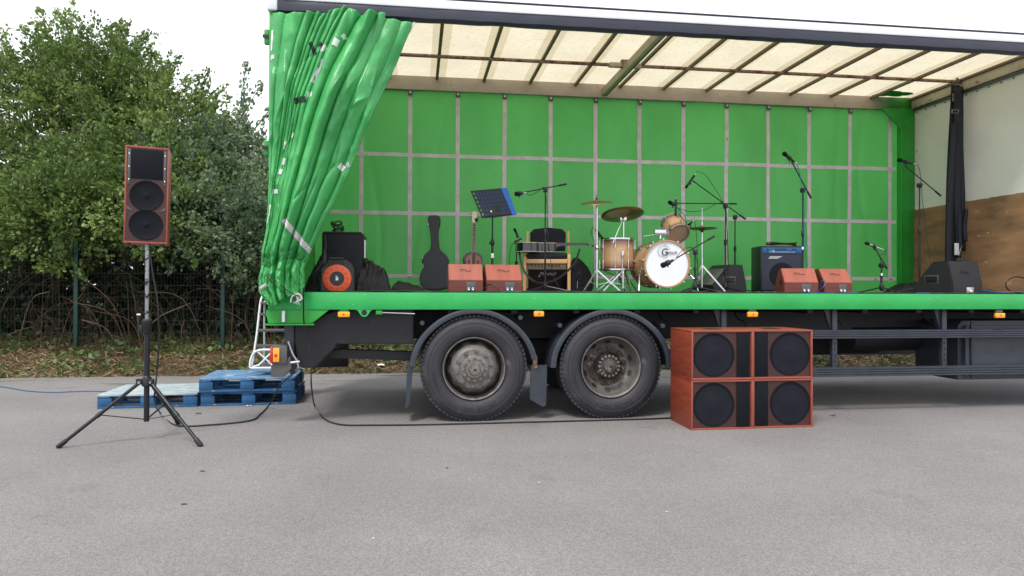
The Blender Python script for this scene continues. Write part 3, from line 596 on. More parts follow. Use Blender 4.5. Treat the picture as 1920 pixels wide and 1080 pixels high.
tl_ = b.put('tail_light'); b = TB(); b.box((lx.x-.012, -.012, lx.z-.10), (lx.x+.012, .1, lx.z+.05), m_red, .003); b.put('red_lens', tl_); b = TB(); b.box((lx.x+.015, -.014, lx.z-.09), (rx.x-.005, .0, lx.z+.04), m_orange, .003); b.lathe([(.014, -.004), (0, -.004)], m_red, 12, (lx.x+.04, -.014, lx.z-.03), (0, 1, 0)); b.put('amber_lens', tl_)
b = TB(); b.tube(smooth([at(x, y, .04) for x, y in ((540, 640), (548, 662), (556, 676), (560, 690))]), .008, m_alu, 6); b.tube([at(545, 680, .0), at(562, 678, .0)], .012, m_alu, 8); b.tube(smooth([at(x, y, .05) for x, y in ((562, 690), (569, 700), (567, 715), (560, 722))]), .006, m_cable, 6); b.put('tail_fittings')
# marker lamps
for (x, y, ww) in ((645, 589, .11), (1010, 588, .10), (1410, 589, .11), (1873, 591, .11)):
    p = at(x, y, -.01); b = TB(); b.box((p.x-ww/2, -.035, p.z-.028), (p.x+ww/2, .0, p.z+.024), m_orange, .009); b.lathe([(.009, -.003), (0, -.004)], m_red, 10, (p.x, -.035, p.z), (0, 1, 0)); lo = b.put('marker_lamp')
    b = TB(); b.box((p.x-ww*.35, -.02, p.z+.026), (p.x+ww*.35, .02, p.z+.055), m_green if x < 700 else m_dash, .004); b.put('lamp_bracket', lo)
p = at(683, 580, -.02); b = TB(); ol = [(-.095, .0), (-.06, -.01), (-.045, -.035), (-.025, -.062), (0, -.072), (.025, -.062), (.045, -.035), (.06, -.01), (.095, 0)]
ih = [(.026*math.cos(a), -.030+.026*math.sin(a)) for a in [2*PI*i/16 for i in range(16)]]
b.prism([(p.x+u, 1.075+v) for u, v in ol], .014, m_rail, TR((0, -.026, 0)))
b.add([(p.x+u, -.0275, 1.075+v) for u, v in ih], [tuple(range(16))], m_line, False); b.put('lashing_eye')
b = TB(); q = at(705, 586, 0); b.box((q.x, -.02, q.z-.018), (q.x+.06, .01, q.z+.02), m_green, .003); b.tube([(q.x+.05, -.005, q.z), (q.x+.36, -.005, q.z-.012)], .006, m_alu, 8); b.put('curtain_rod')
# side guards (near and far)
def rail(y0, za, zb, x0_, x1_, nm, mir=False):
    b = TB(); n_ = 4; h = (zb-za)/n_
    s_ = -1 if not mir else 1
    pr = []
    for i in range(n_):
        z = za+i*h; pr += [(0, z+.002), (-.010, z+.006), (-.010, z+h-.006), (0, z+h-.002)]
    vs = [(x, y0+s_*-1*p[0]*-1 if False else y0+(p[0] if not mir else -p[0]), p[1]) for x in (x0_, x1_) for p in pr]+[(x, y0+(.03 if not mir else -.03), z) for x in (x0_, x1_) for z in (zb, za)]
    k = len(pr); b.add(vs, [(i, i+1, k+i+1, k+i) for i in range(k-1)]+[(k-1, 2*k, 2*k+2, 2*k-1), (0, k, 2*k+3, 2*k+1), (2*k, 2*k+1, 2*k+3, 2*k+2), tuple(range(k))+(2*k, 2*k+1), tuple(range(k, 2*k))+(2*k+2, 2*k+3)], m_sguard, False); b.put(nm)
u0 = at(1700, 618, .06).z; u1 = at(1700, 634.5, .06).z; l0 = at(1700, 687, .06).z; l1 = at(1700, 705, .06).z
gx0 = at(1282, 620, .06).x
for mir, y0 in ((False, .06), (True, W-.06)):
    rail(y0, u1, u0, gx0, XR-2, 'side_guard_rail', mir); rail(y0, l1, l0, gx0, XR-2, 'side_guard_rail', mir)
for x in (1355, 1562, 1767):
    X = at(x, 650, .12).x
    b = TB(); b.box((X-.025, .092, l1), (X+.03, .14, 1.07), m_sguard, .004); b.prism([(X-.10, 1.07), (X+.03, 1.07), (X+.03, u0), (X-.03, u0)], .05, m_guardp, TR((0, .12, 0)))
    for k in range(6): b.box((X-.006, .088, l0+.05+k*.06), (X+.008, .0915, l0+.075+k*.06), m_line)
    b.put('guard_bracket')
b = TB(); X = at(1800, 650, .18).x; b.prism([(X, .30), (X, .88), (X+.05, .94), (X+1.9, .94), (X+1.9, .30)], .75, m_guardp, TR((0, .16, 0)), .05); b.box((X+.10, .145, .33), (X+.12, .158, .95), m_chas, .003); b.put('fuel_tank')
b = TB(); b.box((2.9, 1.0, .72), (4.2, 1.35, 1.02), m_chas, .04); b.tube([(5.0, .9, .72), (6.0, .9, .72)], .16, m_chas, 20); b.tube([(2.2, 1.45, .74), (7.2, 1.45, .74)], .06, m_chas, 12); b.box((5.0, 1.7, .45), (6.0, 2.35, 1.0), m_chas, .03); b.put('air_tank')
for x in (2.55, 3.4, 4.5, 5.6): b = TB(); b.tube(smooth([(x, .5, 1.08), (x+.02, .45, .97), (x+.08, .42, .93), (x+.1, .4, .88)]), .008, m_cable, 5); b.put('hanging_cable_end')

# ---- gathered side curtain
cur_rows = [(26, 512, 778), (60, 510, 768), (120, 509, 742), (200, 508, 706), (300, 507, 664), (340, 506, 648), (380, 505, 627), (430, 501, 601), (470, 493, 584), (492, 489, 574), (506, 491, 571), (520, 487, 572), (545, 489, 571), (568, 503, 569)]
CY = -.07
def crow(y):
    for (ya, la, ra), (yb, lb, rb) in zip(cur_rows, cur_rows[1:]):
        if y <= yb: t = (y-ya)/(yb-ya); return la+(lb-la)*t, ra+(rb-ra)*t
    return cur_rows[-1][1:]
def topy(u): return 26+30*max(0, u-.55)*1.1+(5*math.sin(u*22) if .3 < u < .8 else 4*math.sin(u*9))
CR = [(0, 0), (.09, .03), (.25, .07), (.31, .09), (.35, .115), (.40, .14), (.43, .165), (.49, .20), (.54, .25), (.63, .37), (.74, .57), (.82, .72), (.92, .90), (1, 1)]
AM = [.02, .05, .06, .05, .055, .055, .05, .06, .08, .13, .08, .07, .03]
def ridge(x, y, z):      # sharp edged crumples
    return 1-abs(noise.noise(Vector((x, y, z))))*2.6
KR = []
_r = random.Random(5)
for _ in range(34):
    a_ = Vector((_r.uniform(.0, .95), _r.uniform(.06, .80))); L_ = _r.uniform(.05, .22); th = _r.choice((1.9, 2.1, 1.75, 1.2, .6, 2.6))+_r.uniform(-.15, .15)
    KR.append((a_, a_+Vector((math.cos(th)*L_*1.6, math.sin(th)*L_)), _r.uniform(.010, .030), _r.choice((-1, 1, -1))))
def kinks(u, v):
    d = 0; p = Vector((u, v))
    for a, c, w_, sg in KR:
        e = c-a; t = max(0, min(1, (p-a).dot(e)/e.dot(e))); q = p-(a+e*t); r = math.hypot(q.x*.8, q.y*1.6)
        if r < .09: d += sg*w_*math.exp(-r/.016)*math.sin(PI*min(1, t*.9+.1))
    return d
def cpos(k, v):
    t = min(1, v/.62)**.75; a, c = CR[k]; w_ = .006*math.sin(v*7+k*2.1) if 0 < k < len(CR)-1 else 0
    return a+(c-a)*t+w_
def cy_(u, v):
    k = 0
    while k < len(CR)-2 and u > cpos(k+1, v): k += 1
    a, c = cpos(k, v), cpos(k+1, v); s_ = max(0, min(1, (u-a)/(c-a)))
    s_ = s_**(1.0+.35*math.sin(k*2.3))
    fold = AM[k]*(1-(.90 if 2 < k < 8 else .5 if k < 3 else .15)*min(1, v/.55))*(1+.45*noise.noise(Vector((k*3.1, v*4, 0))))*(4*s_*(1-s_))**.72
    if k >= 10: fold *= .35+.65*min(1, max(0, (v-.12)/.3))
    bulge = .13*math.sin(PI*min(1, u*1.02))**.8*(.35+.65*math.sin(PI*min(1, v/.86)))
    pinch = max(0, 1-abs(v-.856)/.035)
    w1 = .022*fbm(u*3+v*1.6, v*3.5, 1, 3)*(1-v*.3)+.0015*fbm(u*11+v*6, v*9, 3, 2)
    l = u < .22
    big = .075*noise.noise(Vector((u*2.6+v*1.2, v*3.6-u, 21)))*min(1, v*5)
    w5 = .020*max(-.3, ridge(u*4.2+v*3.0, v*5.5-u*2.0, 31))*min(1, v*4)+.004*max(-.2, ridge(u*9+v*7, v*11-u*5, 33))
    w3 = .03*abs(fbm(u*5+v*2, v*6-u*6, 11, 2))*(1 if l else .25)
    # long diagonal tension creases sweeping to the tie
    w4 = -.016*abs(math.sin((u*9-v*3.2)))**3*max(0, min(1, (v-.15)/.2))
    lo = max(0, min(1, (v-.74)/.10)); w2 = lo*(.038*abs(fbm(u*3+1, v*20-u*5, 7, 3))+.012*fbm(u*10, v*30+u*9, 2))
    up = max(0, 1-v/.10)*.022*math.sin(u*70)*(1 if .25 < u < .75 else .3)
    return CY-bulge*(1-.35*pinch)-fold+big-w5+kinks(u, v)+w1-w2-w3+w4+up+pinch*.06
def cpt(u, v, off=0.):
    y0_ = topy(u); y = y0_+(570+6*math.sin(u*7)-12*u-y0_)*v
    xl, xr = crow(y)
    p = at(xl+(xr-xl)*u, y, CY); Y = cy_(u, v)-off
    q = at(xl+(xr-xl)*u, y, CY*.5+Y*.5) if False else p
    return Vector((q.x, Y, q.z))
def uvp(x, y):
    u = .5
    for _ in range(4):
        q = at(x, y, CY-.18); 
        # project the curtain depth back onto its own sheet
        xx = 960+((q-CAM).dot(_R2))/((q-CAM).dot(_F))*FPX
        y0_ = topy(u); v = (y-y0_)/(570+6*math.sin(u*7)-12*u-y0_); xl, xr = crow(y); u = (x-xl)/(xr-xl)
    return max(.003, min(.997, u)), max(0.003, min(.99, v))
NU, NV = 260, 260; b = TB()
b.add([cpt(i/NU, j/NV) for j in range(NV+1) for i in range(NU+1)], [(j*(NU+1)+i, j*(NU+1)+i+1, (j+1)*(NU+1)+i+1, (j+1)*(NU+1)+i) for j in range(NV) for i in range(NU)], m_pvc)
sc = b.put('side_curtain'); md = sc.modifiers.new('thick', 'SOLIDIFY'); md.thickness = .004
def patch(u0, v0, u1, v1, wd, m, nm='printed_mark', n_=14, k=4):
    "a strip lying on the curtain from (u0,v0) to (u1,v1)"
    b = TB(); vs = []; d = Vector((u1-u0, v1-v0)); nn_ = Vector((-d.y, d.x)).normalized()*wd/2; nn_.x *= 1.0
    for i in range(n_+1):
        for j in range(k+1):
            q = Vector((u0, v0))+d*i/n_+nn_*(2*j/k-1); vs.append(cpt(q.x, q.y, .007))
    b.add(vs, [(i*(k+1)+j, i*(k+1)+j+1, (i+1)*(k+1)+j+1, (i+1)*(k+1)+j) for i in range(n_) for j in range(k)], m); b.put(nm, sc)
m_pg = M('grey print', (.38, .40, .42), .5)
def ppx(x0, y0, x1, y1, wpx, m, nm='printed_mark', n_=14, off=.010):
    "mark between two places of the curtain, wpx wide"
    b = TB(); vs = []; d = Vector((x1-x0, y1-y0)); nn_ = Vector((-d.y, d.x)).normalized()*wpx/2
    for i in range(n_+1):
        for j in range(5):
            q = Vector((x0, y0))+d*i/n_+nn_*(2*j/4-1); u, v = uvp(q.x, q.y); vs.append(cpt(u, v, off))
    b.add(vs, [(i*5+j, i*5+j+1, (i+1)*5+j+1, (i+1)*5+j) for i in range(n_) for j in range(4)], m); b.put(nm, sc)
for a in ((604, 103, 617, 99, 11), (629, 90, 638, 94, 14), (645, 82, 651, 76, 8), (581, 186, 591, 187, 10), (512, 60, 511, 100, 5), (513, 108, 514, 116, 8), (550, 262, 553, 254, 3), (540, 270, 537, 284, 4), (537, 300, 534, 312, 5), (531, 320, 528, 330, 6), (638, 313, 647, 320, 11), (516, 362, 526, 362, 8), (512, 386, 505, 420, 4)): ppx(*a, m_white)
ppx(652, 307, 655, 316, 6, m_pg); ppx(608, 122, 603, 140, 8, m_pg); ppx(603, 138, 591, 164, 11, m_pg)
ppx(585, 88, 596, 112, 7, m_blk); ppx(600, 96, 607, 90, 10, m_blk); ppx(557, 198, 578, 194, 11, m_blk)
ppx(539, 415, 590, 481, 10, m_strap, 'webbing_strap', 90, .016)
# tie strap and loose ends below the pinch
b = TB(); vs = []
for i in range(61):
    for z in (0, 1, 2): u = i/60; q = cpt(u, .838+.014*z, .012); vs.append(q)
b.add(vs, [(i*3+k, i*3+k+1, (i+1)*3+k+1, (i+1)*3+k) for i in range(60) for k in range(2)], m_pvc); o = b.put('tie_band', sc); o.modifiers.new('t', 'SOLIDIFY').thickness = .006
b = TB()
for k in range(5):
    a = at(552+k*4, 548+3*k, CY-.13); c = at(562-3*k, 572-k, CY-.12); b.bar(a, c, .012, .004, m_strap)
b.tube(smooth([at(x, y, CY-.14) for x, y in ((545, 567), (548, 556), (560, 551), (566, 560), (556, 566))]), .006, m_strap, 6); b.put('loose_strap_end', sc)
b = TB(); b.tube([at(490, 541, CY-.1), at(501, 533, CY-.12)], .022, m_alu, 12); b.put('buckle', sc)
b = TB(); b.tube(smooth([at(x, y, CY-.17) for x, y in ((500, 512), (520, 530), (545, 548), (560, 556))]), .004, m_line, 5); b.tube(smooth([at(x, y, CY-.165) for x, y in ((499, 516), (515, 535), (540, 556))]), .004, m_line, 5); b.put('fold_seam', sc)
b = TB(); p = at(775, 50, -.02); b.bar(at(777, 42, -.03), at(768, 60, -.03), .02, .01, m_alu); b.put('curtain_runner', sc)
# ================================================================ SOUND EQUIPMENT ON THE GROUND
def disc_grid(b, c, r, m, ax=(0, -1, 0), n=40): b.lathe([(r, 0), (r*.97, .006), (0, .012)], m, n, c, ax)
def logo(b, T, s, m=None):
    "the 'MY' line logo, about s wide, in local x,z"
    m = m or m_line; w_ = s*.05
    def seg(x0, z0, x1, z1): b.bar(T @ Vector((x0*s, 0, z0*s)), T @ Vector((x1*s, 0, z1*s)), w_, .002, m, up=T.to_3x3() @ Vector((0, -1, 0)))
    seg(-.5, -.12, -.5, .15); seg(-.525, .15, -.02, .15); seg(-.26, .15, -.26, -.12); seg(-.02, .15, -.02, -.12); seg(.04, .0, .04, -.03)
    seg(.1, .1, .1, -.06); seg(.1, -.06, .475, -.06); seg(.5, .13, .5, -.06); seg(.3, -.06, .3, -.15)
# subwoofers: 2 x 2
def sub(label, loc, mirror):
    t = thing('subwoofer', label, 'speaker', loc, 0, 'stack of four red bass speakers beside the truck'); w_, h_, d_ = .588, .448, .52; s_ = -1 if mirror else 1
    b = MB(); th = .018
    b.box((-w_/2, 0, 0), (w_/2, d_, th), m_box, .003); b.box((-w_/2, 0, h_-th), (w_/2, d_, h_), m_box, .003)
    b.box((-w_/2, 0, th), (-w_/2+th, d_, h_-th), m_box, .003); b.box((w_/2-th, 0, th), (w_/2, d_, h_-th), m_box, .003); b.box((-w_/2+th, d_-th, th), (w_/2-th, d_, h_-th), m_box)
    b.build('cabinet', t)
    b = MB(); b.box((-w_/2+th, .012, th), (w_/2-th, .03, h_-th), m_baf, 0); b.build('baffle', t)
    b = MB(); e = .0015
    for a, c in (((-w_/2, -.004, 0), (w_/2, 0, .014)), ((-w_/2, -.004, h_-.014), (w_/2, 0, h_)), ((-w_/2, -.004, .014), (-w_/2+.014, 0, h_-.014)), ((w_/2-.014, -.004, .014), (w_/2, 0, h_-.014))): b.box(a, c, m_redlt, .001)
    b.build('front_edging', t)
    b = MB(); cx = -.078*s_; r = .199; b.lathe([(r, 0), (r, .003), (r-.02, .004), (r-.024, .002)], m_grille, 48, (cx, .0115, h_/2), (0, -1, 0)); b.build('grille_ring', t)
    b = MB(); b.lathe([(r-.022, .001), (r-.03, .0012), (.16, .0006), (.07, .0008), (.06, .003), (.03, .004), (0, .005)], m_cone, 48, (cx, .0115, h_/2), (0, -1, 0)); b.build('speaker_cone', t)
    b = MB(); x0 = .142*s_; x1 = .262*s_; b.box((min(x0, x1), .002, .022), (max(x0, x1), .0118, h_-.022), m_grille, .002); b.build('port_grille', t)
    b = MB()
    for q in ((.115, .035), (.115, h_-.035), (-.262, .035), (-.262, h_-.035), (.268, h_/2)): b.lathe([(.005, 0), (0, .003)], m_dash, 8, (q[0]*s_, .0115, q[1]), (0, -1, 0))
    b.build('screws', t) if False else b.bm.free()
    b = MB(); b.lathe([(.085, 0), (.085, .0025), (.07, .003), (.0, .0025)], m_black, 32, (0, .22, h_), (0, 0, 1)); b.build('handle_recess', t)
    return t
g0 = atg(1296, 807); g1 = atg(1408, 804)
sub('red bass speaker, bottom left of the stack of four on the ground', (g0.x+.294, g0.y, 0), False); sub('red bass speaker, bottom right of the stack of four on the ground', (g0.x+.294+.594, g0.y+.015, 0), True)
sub('red bass speaker, top left of the stack of four', (g0.x+.294, g0.y-.002, .452), False); sub('red bass speaker, top right of the stack of four', (g0.x+.294+.592, g0.y+.015, .452), True)
# tripod stand and speaker
TY = -.47; foot = [atg(113, 840), atg(374, 837), atg(333, 796)]; tp = at(276, 545, TY); apex = Vector((tp.x, TY, at(276, 716, TY).z))
t = thing('speaker_stand', 'black tripod speaker stand with a steel upper tube', 'stand', (tp.x, TY, 0)); O = Vector(t.location)
zc = at(276, 605, TY).z; zb = at(276, 790, TY).z; zt2 = at(278, 458, TY).z
b = MB(); b.tube([(0, 0, zb), (0, 0, zc)], .0215, m_blkm, 20); b.build('lower_tube', t)
b = MB(); b.tube([(0, 0, zc-.02), (0, 0, zt2+.05)], .0165, M('worn steel tube', (.30, .31, .33), .3, metal=.9, spot=(.03, .03, .03), spot_s=30, spot_t=.55), 20)
b.build('upper_tube', t)
b = MB(); b.lathe([(.026, zc-.10), (.033, zc-.09), (.034, zc-.03), (.04, zc-.02), (.04, zc+.02), (.03, zc+.03), (.017, zc+.03)], m_black, 24); b.box((-.06, -.02, zc-.08), (-.03, .02, zc-.02), m_black, .006); b.tube([(-.062, 0, zc-.06), (-.066, 0, zc+.06)], .011, m_black, 10); b.tube([(-.078, 0, zc+.066), (-.05, 0, zc+.066)], .009, m_alu, 8); b.build('height_clamp', t)
b = MB(); b.lathe([(.022, apex.z+.05), (.036, apex.z+.03), (.038, apex.z-.03), (.024, apex.z-.04)], m_blkm, 20)
for f in foot: d = Vector((f.x-O.x, f.y-O.y, 0)).normalized(); b.box((-.02, -.012, -.02), (.05, .012, .03), m_blkm, .006, TR((d.x*.03, d.y*.03, apex.z)) @ RZ(math.atan2(d.y, d.x))); b.tube([(d.x*.06-d.y*.02, d.y*.06+d.x*.02, apex.z), (d.x*.06+d.y*.02, d.y*.06-d.x*.02, apex.z)], .012, m_chrome, 8)
b.build('leg_collar', t)
for f in foot:
    f = Vector((f.x, f.y, .022)); d = f-O; hd = Vector((d.x, d.y, 0)).normalized(); a = hd*.06+Vector((0, 0, apex.z-.01))
    b = MB(); b.tube([a, d], .0145, m_blkm, 14); l = b.build('leg', t); v = (d-a).normalized()
    b = MB(); b.tube([d-v*.05, d+v*.02, d+v*.028], [.019, .021, .015], m_black, 14); b.build('rubber_foot', l)
    m_ = a.lerp(d, .52); b = MB(); b.bar((hd.x*.02, hd.y*.02, zb+.02), m_, .016, .006, m_blkm); b.tube([m_-v*.02, m_+v*.02], .019, m_black, 12); b.build('brace', t)
sp = thing('loudspeaker', 'tall red framed loudspeaker with two round cones on the tripod stand', 'speaker', (at(278, 455, TY).x, TY-.1, zt2), R(3)); sp.rotation_euler = (0, R(.9), R(15)); sp.scale = (.955,)*3; sp.location.x += .015
hw, hh, dp = .168, .832, .30
b = MB(); b.box((-hw, 0, 0), (hw, dp, hh), m_box, .006); b.build('cabinet', sp)
b = MB()
for a, c in (((-hw, -.005, 0), (hw, -.0005, .016)), ((-hw, -.005, hh-.016), (hw, -.0005, hh)), ((-hw, -.005, .016), (-hw+.014, -.0005, hh-.016)), ((hw-.014, -.005, .016), (hw, -.0005, hh-.016))): b.box(a, c, m_redlt, .002)
b.build('front_edging', sp)
b = MB(); b.box((-.150, -.004, .022), (.150, -.0005, hh-.02), m_baf); b.build('baffle', sp)
b = MB(); b.box((-.122, -.010, .552), (.122, -.0045, hh-.025), m_grille, .004); b.build('horn_grille', sp)
b = MB()
for z in (.195, .455): pass
for z in (.160, .410):
    b = MB(); b.lathe([(.131, 0), (.131, .006), (.125, .008), (.120, .0045), (.06, .0035), (.03, .004), (0, .006)], m_grille, 48, (0, -.0045, z), (0, -1, 0)); q = b.build('speaker_cone', sp)
    b = MB(); b.ball((0, -.006, z), .028, m_grille, 16, (1, .3, 1)); b.build('dust_cap', q)
for sx_ in (-1, 1):
    b = MB(); b.box((min(sx_*.127, sx_*.147), -.010, .50), (max(sx_*.127, sx_*.147), -.0045, hh-.03), m_dash, .003)
    for k in range(3): b.lathe([(.006, 0), (0, .004)], m_alu, 8, (sx_*.137, -.010, .54+k*.11), (0, -1, 0))
    b.build('side_bracket', sp)
    b = MB(); b.prism([(sx_*.148, .32), (sx_*.148, .29), (sx_*.10, .275)], -.004, m_dash, TR((0, -.0045, 0))); b.build('corner_plate', sp)
for sx_ in (-1, 1): b = MB(); b.box((sx_*.13-.015, .02, -.022), (sx_*.13+.015, .05, 0), m_black, .004); b.build('rubber_foot', sp)
# cables on the ground and to the stand
def cable(label, pts, r=.0065, m=m_cable, k=8, cat='cable', name='cable', group=None, n=6):
    pts = [Vector(p) for p in pts]; o = pts[0].copy(); b = MB(); b.tube(smooth([p-o for p in pts], k), r, m, n); return tag(b.build(name, None, o), label, cat, group)
G = lambda x, y, z=.009: atg(x, y, 0)+Vector((0, 0, z))
cable('black cable hanging from the loudspeaker down the tripod stand', [at(279, 452, TY+.15), at(286, 510, TY+.12), at(295, 565, TY+.1), at(298, 640, TY+.09), at(294, 700, TY+.1), at(290, 752, TY+.1), G(300, 775), G(330, 799), G(400, 798), G(470, 790), G(488, 778), G(503, 765, .02), at(512, 748, .82), at(521, 728, .8), at(536, 712, .7), at(556, 696, .45)], .0075)
cable('black cable running from the deck corner along the ground to the bass speakers', [at(569, 540, -.16), at(569, 575, -.12), at(570, 605, -.05), at(578, 640, 0.), at(583, 690, .0), at(584, 725, .02), G(590, 762), G(607, 786), G(640, 798), G(700, 799), G(800, 798), G(1000, 793), G(1150, 789), G(1262, 785), G(1300, 778)], .0075)
cable('thin blue cable lying on the ground left of the pallets', [G(-80, 720), G(0, 726), G(50, 734), G(100, 737), G(150, 735), G(200, 735)], .006, m_cblue)
# pallets
def pallet(label, loc, rz, top, grp='blue wooden pallets used as steps'):
    t = thing('pallet', label, 'pallet', loc, rz, grp); L, D, H = .985, .80, .15
    for k in range(7):
        y = k*(D-.088)/6; b = MB(); b.box((0, y, H-.022), (L, y+.088, H), top, .003); b.build('top_board', t)
    for k, y in enumerate((0, .35, .70)):
        b = MB(); b.box((0, y, 0), (L, y+.095, .020), m_palf, .003); b.build('bottom_board', t)
    for x in (0, .42, L-.14):
        b = MB(); b.box((x, 0, H-.040), (x+.12, D, H-.0225), m_palf, .002); b.build('stringer_board', t)
        for y in (.002, .355, .702): b = MB(); b.box((x, y, .0205), (x+.14, y+.09, H-.0405), m_palf, .004); b.build('block', t)
    return t
pa = atg(182, 767); pb = atg(376, 762)
pallet('pale weathered blue pallet lying alone on the ground behind the tripod', (pa.x, pa.y, 0), .03, m_palt)
m_palt2 = M('blue pallet deck', (.07, .18, .33), .7, var=.35, vs=5, spot=(.42, .50, .50), spot_s=6, spot_t=.52, soft=.12, stretch=(1, 5, 1), bump=.2)
pallet('dark blue pallet at the bottom of the stack of two', (pb.x, pb.y, 0), .03, m_palf); pallet('blue pallet on top of the stack of two', (pb.x-.01, pb.y-.03, .152), .045, m_palt2)
# step ladder
t = thing('step_ladder', 'aluminium step ladder standing on the stacked pallets against the truck', 'ladder', (at(480, 690, 1.9).x, 1.75, .30)); O = Vector(t.location)
def L_(x, y, Y): return at(x, y, Y)-O
for dx, Y in ((0, 1.75), (.48, 1.75)):
    b = MB(); pts = smooth([L_(473, 686, Y), L_(482, 625, Y+.02), L_(488, 572, Y+.05), L_(492, 556, Y+.07), L_(498, 551, Y+.08), L_(510, 551, Y+.1)], 5); b.tube([p+Vector((dx, 0, 0)) for p in pts], .014, m_whitep, 10); b.build('stile', t)
for dx in (.03, .46): b = MB(); b.tube([L_(491, 565, 1.82)+Vector((dx, 0, 0)), L_(491, 686, 2.15)+Vector((dx, 0, 0))], .011, m_whitep, 8); b.build('rear_stile', t)
for y, x in ((568, 489), (589, 487), (619, 484), (648, 480)):
    b = MB(); p = L_(x, y, 1.78); b.box((p.x, p.y-.03, p.z-.018), (p.x+.5, p.y+.07, p.z+.012), m_dash, .004); b.build('step', t)
# white folding step frame on the top pallet
ft = thing('folding_step', 'white tubular step frame lying on the upper pallet beside the tail light', 'step frame', (at(470, 692, 1.15).x, 1.42, .306)); O = Vector(ft.location); Yf = 1.42
def frame(Y):
    b = MB(); F_ = lambda x, y: at(x, y, Y)-O
    b.tube(smooth([F_(469, 689), F_(470, 676), F_(476, 662), F_(486, 657), F_(500, 656), F_(520, 656)], 4), .014, m_white2, 8); b.tube([F_(469, 690), F_(522, 690)], .014, m_white2, 8)
    b.tube([F_(484, 660), F_(512, 686)], .010, m_white2, 8); b.tube([F_(512, 658), F_(484, 686)], .010, m_white2, 8); b.tube([F_(510, 657), F_(510, 688)], .013, m_white2, 8); b.tube([F_(474, 688), F_(486, 684)], .01, m_white2, 6)
    b.build('side_frame', ft)
frame(Yf); frame(Yf+.28)
b = MB(); a = at(480, 688, Yf)-O; b.box((a.x, .0, a.z), (a.x+.18, .28, a.z+.02), m_dash, .004); b.build('tread', ft)
# litter and leaves
def litter(x, y, s_, label, m, cat, name):
    p = atg(x, y) if y > 703 else at(x, y, 4.35); 
    if y <= 703: p.z = vh(p.x, p.y)+.03
    b = MB(); n_ = 6; vs = [(s_*(i/n_-.5)+random.gauss(0, s_*.05), s_*.7*(j/n_-.5), .003+abs(random.gauss(0, s_*.10))) for j in range(n_+1) for i in range(n_+1)]
    b.add(vs, [(j*(n_+1)+i, j*(n_+1)+i+1, (j+1)*(n_+1)+i+1, (j+1)*(n_+1)+i) for j in range(n_) for i in range(n_)], m); return tag(b.build(name, None, p), label, cat)
litter(712, 692, .14, 'crumpled white paper on the verge behind the truck', m_paper, 'litter', 'crumpled_paper')
litter(50, 694, .12, 'small white scrap on the verge at far left', m_paper, 'litter', 'paper_scrap'); litter(466, 762, .05, 'white scrap on the ground by the pallets', m_paper, 'litter', 'paper_scrap')
litter(1562, 780, .05, 'curled brown leaf on the ground right of the bass speakers', m_dead, 'leaf', 'fallen_leaf'); litter(380, 884, .028, 'small brown leaf on the foreground tarmac below the tripod', m_dead, 'leaf', 'fallen_leaf'); litter(345, 946, .028, 'small brown leaf nearest the camera', m_dead, 'leaf', 'fallen_leaf')
litter(372, 776, .05, 'brown leaf scrap in front of the pallets', m_dead, 'leaf', 'fallen_leaf'); litter(838, 878, .02, 'tiny leaf on the tarmac in front of the rear wheel', m_dead, 'leaf', 'fallen_leaf')
for i, (x, y) in enumerate(((612, 770), (480, 905), (1010, 905), (1250, 960), (700, 1010), (1600, 920), (1760, 1000), (120, 980), (890, 870), (1420, 1040))):
    if i < 5: litter(x, y, .011, ['pale pebble under the truck tail', 'pale pebble in the left foreground', 'pale pebble in front of the wheels', 'pale pebble in the middle foreground', 'pale pebble at the lower edge'][i], m_paper, 'pebble', 'pebble')
# ================================================================ ON THE STAGE
def X_(x, Y): return at(x, 545, Y).x
def Zs(x, y, Y): return at(x, y, Y).z
# red wedge monitors, seen from behind
def wedge(label, xl, xr, Y, ytop, rz=0., logo_on=True, left=False, w=None):
    xa, xb = X_(xl, Y), X_(xr, Y); w = w or (xb-xa); h = Zs((xl+xr)/2, ytop, Y+.1)-DECK
    t = thing('stage_monitor', label, 'monitor', ((xa+xb)/2, Y, DECK), rz, 'small red wedge monitors along the stage front')
    b = MB(); prof = [(0, 0), (0, h*.42), (.13, h), (.20, h), (.36, .07), (.34, 0)]
    T = Matrix(((0, 1, 0, -w/2), (1, 0, 0, 0), (0, 0, 1, 0), (0, 0, 0, 1)))
    b.prism(prof, w, m_box_shaded, T, .006); b.build('cabinet', t)
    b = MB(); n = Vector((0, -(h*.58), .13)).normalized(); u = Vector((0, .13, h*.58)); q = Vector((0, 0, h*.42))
    vs = [Vector((sx*(w/2-.006), 0, 0))+q+u*k+n*.0015 for k in (.03, .985) for sx in (-1, 1)]; b.add(vs, [(0, 1, 3, 2)], m_box_lit, False); b.build('sloping_panel', t)  # sheet over the slope, coloured lighter because it faces up
    b = MB(); un = u.normalized(); T = Matrix(((1, 0, 0, 0), (0, -n.y*-1, un.y, 0), (0, -n.z, un.z, 0), (0, 0, 0, 1))); T = Matrix(((1, 0, 0), (0, -n.y, un.y), (0, -n.z, un.z))).to_4x4(); T.translation = q+u*.58+n*.003
    logo(b, T, w*.30); b.build('logo', t)
    b = MB(); b.box((w*.01, -.004, h*.03), (w*.28, -.0, h*.37), m_dash, .003)
    for k in (.08, .20): b.lathe([(.012, 0), (.012, .006), (.006, .007)], m_alu, 12, (w*k, -.004, h*.14), (0, -1, 0)); b.ball((w*k, -.014, h*.10), .010, m_white2, 10)
    b.build('connector_panel', t)
    if left: b = MB(); b.lathe([(.035, .001), (.03, .003), (.026, -.0), (0, .001)], m_black, 20, (-w/2, .12, h*.42), (-1, 0, 0)); b.build('port', t)
    return t
wedge('red wedge monitor directly in front of the guitar case', 841, 906, .22, 495)
